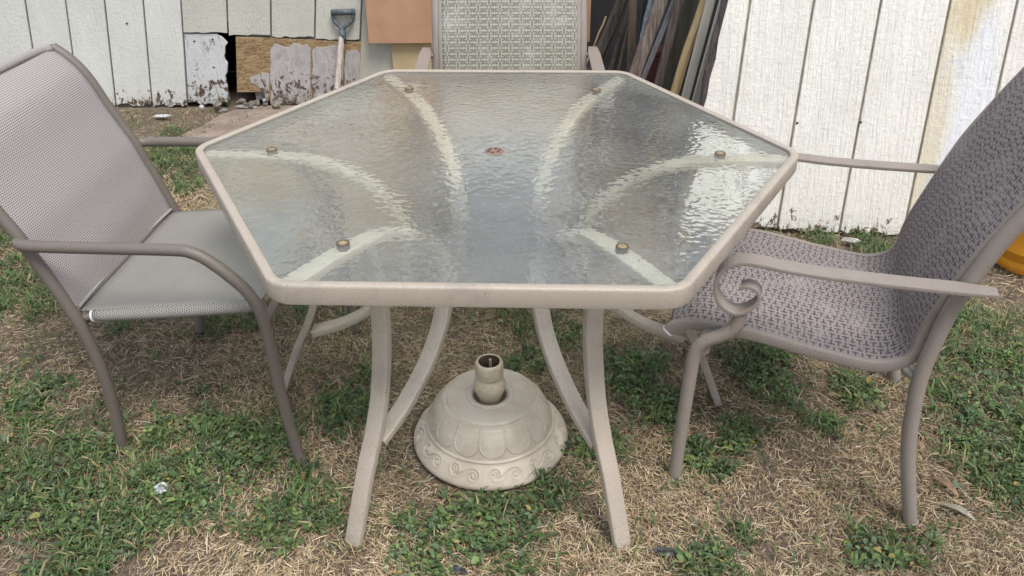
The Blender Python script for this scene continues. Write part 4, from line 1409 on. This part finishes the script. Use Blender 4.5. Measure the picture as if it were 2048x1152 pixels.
    V = [(0, 0, 0), (0.012, 0.004, 0.004), (0.027, 0.003, 0.002), (0.013, -0.005, 0.003)]
    o = mk('leaf_scrap', V, [(0, 1, 2, 3)], m_leaf, None, False)
    o.location = (-0.51, 0.09, 0.452)
    o.rotation_euler = (0, -0.1, -0.3)
    tag(o, 'thin dry leaf on the left chair mesh seat near the table', 'leaf')


mesh_chair()


# ------------------------------------------------------------------ scroll-arm sling chairs
def scroll_chair(name, label, M, mat_s, fr):
    ch = thing(name, label, 'chair', M, 'scroll arm sling chairs at the table')
    rear = [(-0.256, 0.0), (-0.222, 0.134), (-0.2045, 0.217), (-0.1935, 0.30), (-0.1875, 0.394), (-0.193, 0.47), (-0.2025, 0.545), (-0.218, 0.611), (-0.2345, 0.666), (-0.2515, 0.715), (-0.270, 0.758), (-0.295, 0.810), (-0.318, 0.855), (-0.340, 0.895), (-0.36, 0.935)]
    hwr = [0.266, 0.264, 0.262, 0.260, 0.258, 0.256, 0.254] + [0.252] * 8
    rail = [(0.330, 0.388), (0.318, 0.402), (0.279, 0.415), (0.220, 0.415), (0.142, 0.412), (0.05, 0.399), (-0.03, 0.390), (-0.098, 0.386), (-0.147, 0.403), (-0.170, 0.432), (-0.175, 0.468), (-0.182, 0.514), (-0.204, 0.592), (-0.228, 0.668), (-0.254, 0.730), (-0.277, 0.785), (-0.301, 0.84), (-0.326, 0.888), (-0.35, 0.935), (-0.362, 0.958)]
    # arm: rear end, run forward, rolled into a scroll
    arm = [(-0.262, 0.627), (-0.19, 0.624), (-0.085, 0.619), (0.025, 0.616), (0.110, 0.6175), (0.160, 0.6215), (0.196, 0.620), (0.222, 0.607), (0.238, 0.581), (0.239, 0.545), (0.223, 0.515), (0.193, 0.502), (0.166, 0.517), (0.152, 0.543), (0.161, 0.562), (0.178, 0.566), (0.191, 0.561)]
    fleg = [(0.182, 0.497), (0.189, 0.463), (0.211, 0.435), (0.246, 0.409), (0.264, 0.374), (0.268, 0.29), (0.2705, 0.165), (0.272, 0.082), (0.272, 0.0)]
    hwf = [0.290, 0.290, 0.289, 0.287, 0.286, 0.286, 0.287, 0.288, 0.289]
    for s in (-1, 1):
        rl = tube('rear_leg', mirror_pts(rear, hwr)[s], 0.0158, fr, ch)
        V, F = cyl(0.0166, -0.001, 0.010, (rear[0][0], s * 0.266), 16)
        mk('foot_cap', V, F, fr, rl, False, bevel=0.002)
        fl_ = tube('front_leg', mirror_pts(fleg, hwf)[s], 0.0152, fr, ch)
        V, F = cyl(0.016, -0.001, 0.010, (fleg[-1][0], s * 0.289), 16)
        mk('foot_cap', V, F, fr, fl_, False, bevel=0.002)
        P = catmull([(u, s * 0.290, z) for u, z in arm], 6)
        n = len(P)
        sc = [min(1.0, 0.72 + i / 6 * 0.28) if i < 6 else (1.0 if i < n * 0.66 else 1.0 - 0.28 * (i - n * 0.66) / (n * 0.34)) for i in range(n)]
        sec = [(-0.0205, -0.004), (0.0205, -0.004), (0.0215, -0.001), (0.0205, 0.0035), (0.0165, 0.0048), (0.0150, 0.0040), (-0.0150, 0.0040), (-0.0165, 0.0048), (-0.0205, 0.0035), (-0.0215, -0.001)]
        sec = [(a, -b) for a, b in sec]
        V, F = sweep(P, sec, (0, 1, 0), scale=sc)
        flat_smooth(mk('arm', V, F, fr, ch), 40)
        tube('arm_stud', [(-0.217, s * 0.25, 0.612), (-0.217, s * 0.276, 0.614)], 0.008, fr, ch, 10, (0, 0, 1), 1)
        sec2 = rrect(0.017, 0.026, 0.005, 2)
        R_ = [(u, s * 0.236, z - 0.0005) for u, z in rail]
        P = catmull(R_, 6)
        V, F = sweep(P, sec2, (0, 1, 0))
        sr = mk('sling_rail', V, F, fr, ch)
        flat_smooth(sr, 40)
        V, F = sweep(P[:2] + (P[:2] - P[1:3]) * 1.2, rrect(0.019, 0.028, 0.006, 2), (0, 1, 0))
        mk('end_cap', V, F, MT['white_trim'], sr, False)
        tube('rail_link', [(-0.16, s * 0.236, 0.392), (-0.178, s * 0.25, 0.385), (-0.186, s * 0.258, 0.382)], 0.010, fr, ch, 10)
        tube('rail_link', [(0.24, s * 0.236, 0.402), (0.248, s * 0.262, 0.404), (0.25, s * 0.286, 0.405)], 0.012, fr, ch, 10)
    tube('front_bar', [(0.245, -0.285, 0.385), (0.246, 0, 0.372), (0.245, 0.285, 0.385)], 0.0125, fr, ch, side=(0, 0, 1))
    tube('rear_bar', [(-0.165, -0.24, 0.384), (-0.166, 0, 0.380), (-0.165, 0.24, 0.384)], 0.0115, fr, ch, side=(0, 0, 1))
    tube('top_bar', [(-0.36, -0.252, 0.935), (-0.366, 0, 0.962), (-0.36, 0.252, 0.935)], 0.0145, fr, ch, side=(1, 0, 0))
    up = [(u, z + 0.0095) if z < 0.42 and u > -0.1 else (u + 0.0105, z + 0.003) for u, z in rail]
    sling('sling', up, 0.234, mat_s, ch, 30, 0.012)
    return ch


scroll_chair('scroll_chair', 'warm grey scroll armchair with plum patterned sling at the right', at(0.774, -0.1195, 0, math.radians(162)), MT['sling_right'], MT['chair_light'])
scroll_chair('scroll_chair', 'pale scroll armchair with sage patterned sling behind the table', at(0.037, 0.895, 0, math.radians(270)), MT['sling_back'], MT['chair_light'])

# ------------------------------------------------------------------ litter
m_foil = mat_plain('silver_foil', (0.6, 0.6, 0.63), 0.3, 60, 0.35, 0.9, 60, bd=0.01)
m_blkpl = mat_plain('black_plastic', (0.07, 0.072, 0.08), 0.5, 30, 0.35, 0.9, 50, bd=0.01)
m_brown = mat_plain('brown_leaf', (0.20, 0.13, 0.075), 0.4, 50, 0.8, 0.4)
m_yel = mat_plain('yellow_leaf', (0.26, 0.24, 0.07), 0.3, 40, 0.6, 0.3)
m_tanl = mat_plain('tan_leaf', (0.27, 0.25, 0.19), 0.3, 40, 0.7, 0.3)


def crumple(name, c, w, l, h, mat, seed, label, cat, rz=0):
    r = random.Random(seed)
    n = 7
    V = []
    for i in range(n):
        for j in range(n):
            a, b = -1 + 2 * i / (n - 1), -1 + 2 * j / (n - 1)
            k = 1 - 0.25 * (a * a * b * b) + r.uniform(-0.1, 0.1)
            V.append((a * w * k, b * l * k, 0.004 + h * (0.5 + r.uniform(-0.5, 0.6)) * (1 - 0.4 * max(abs(a), abs(b)))))
    F = [(i * n + j, (i + 1) * n + j, (i + 1) * n + j + 1, i * n + j + 1) for i in range(n - 1) for j in range(n - 1)]
    o = mk(name, V, F, mat, None, False)
    s = o.modifiers.new('thick', 'SOLIDIFY')
    s.thickness = 0.0008
    o.location = c
    o.rotation_euler = (0, 0, rz)
    tag(o, label, cat)


def leaf(c, L, W, mat, label, rz, pitch=0.0, seed=0):
    r = random.Random(seed)
    V, F = [], []
    n = 8
    for i in range(n + 1):
        t = i / n
        w = W * math.sin(PI * min(1, t * 0.96 + 0.03)) ** 0.8
        for j, s in enumerate((-1, 0, 1)):
            V.append((L * (t - 0.5), s * w, 0.3 * w * abs(s) + 0.12 * L * math.sin(t * 3) + r.uniform(-0.0008, 0.0008)))
    for i in range(n):
        for j in range(2):
            F.append((i * 3 + j, (i + 1) * 3 + j, (i + 1) * 3 + j + 1, i * 3 + j + 1))
    o = mk('dry_leaf', V, F, mat)
    o.location = c
    o.rotation_euler = (0, pitch, rz)
    tag(o, label, 'leaf')


crumple('foil_scrap', (-0.79, -0.352, 0.012), 0.017, 0.017, 0.014, m_foil, 3, 'crumpled silver foil scrap in the weeds at lower left', 'scrap', 0.5)
crumple('plastic_scrap', (0.366, -0.543, 0.008), 0.026, 0.012, 0.012, m_blkpl, 4, 'crumpled dark plastic scrap right of the front table foot', 'scrap', -0.25)
crumple('plastic_scrap', (-0.075, -0.59, 0.010), 0.016, 0.008, 0.010, m_blkpl, 6, 'small black plastic scrap at the bottom edge below the parasol base', 'scrap', -0.4)
leaf((-1.04, -0.44, 0.022), 0.034, 0.009, m_yel, 'yellow fallen leaf on the weeds at lower left', 0.3, 0, 1)
leaf((1.055, -0.355, 0.014), 0.075, 0.010, m_brown, 'curled brown leaf right of the right chair rear foot', -1.15, 0, 2)
leaf((1.05, -0.43, 0.010), 0.075, 0.009, m_tanl, 'long pale dry leaf below the curled brown leaf', -0.75, 0, 3)
leaf((-0.93, -0.165, 0.02), 0.02, 0.006, m_brown, 'small rusty leaf beside the left chair rear foot', 0.9, 0, 4)

build_straw()
build_weeds()
build_grass()
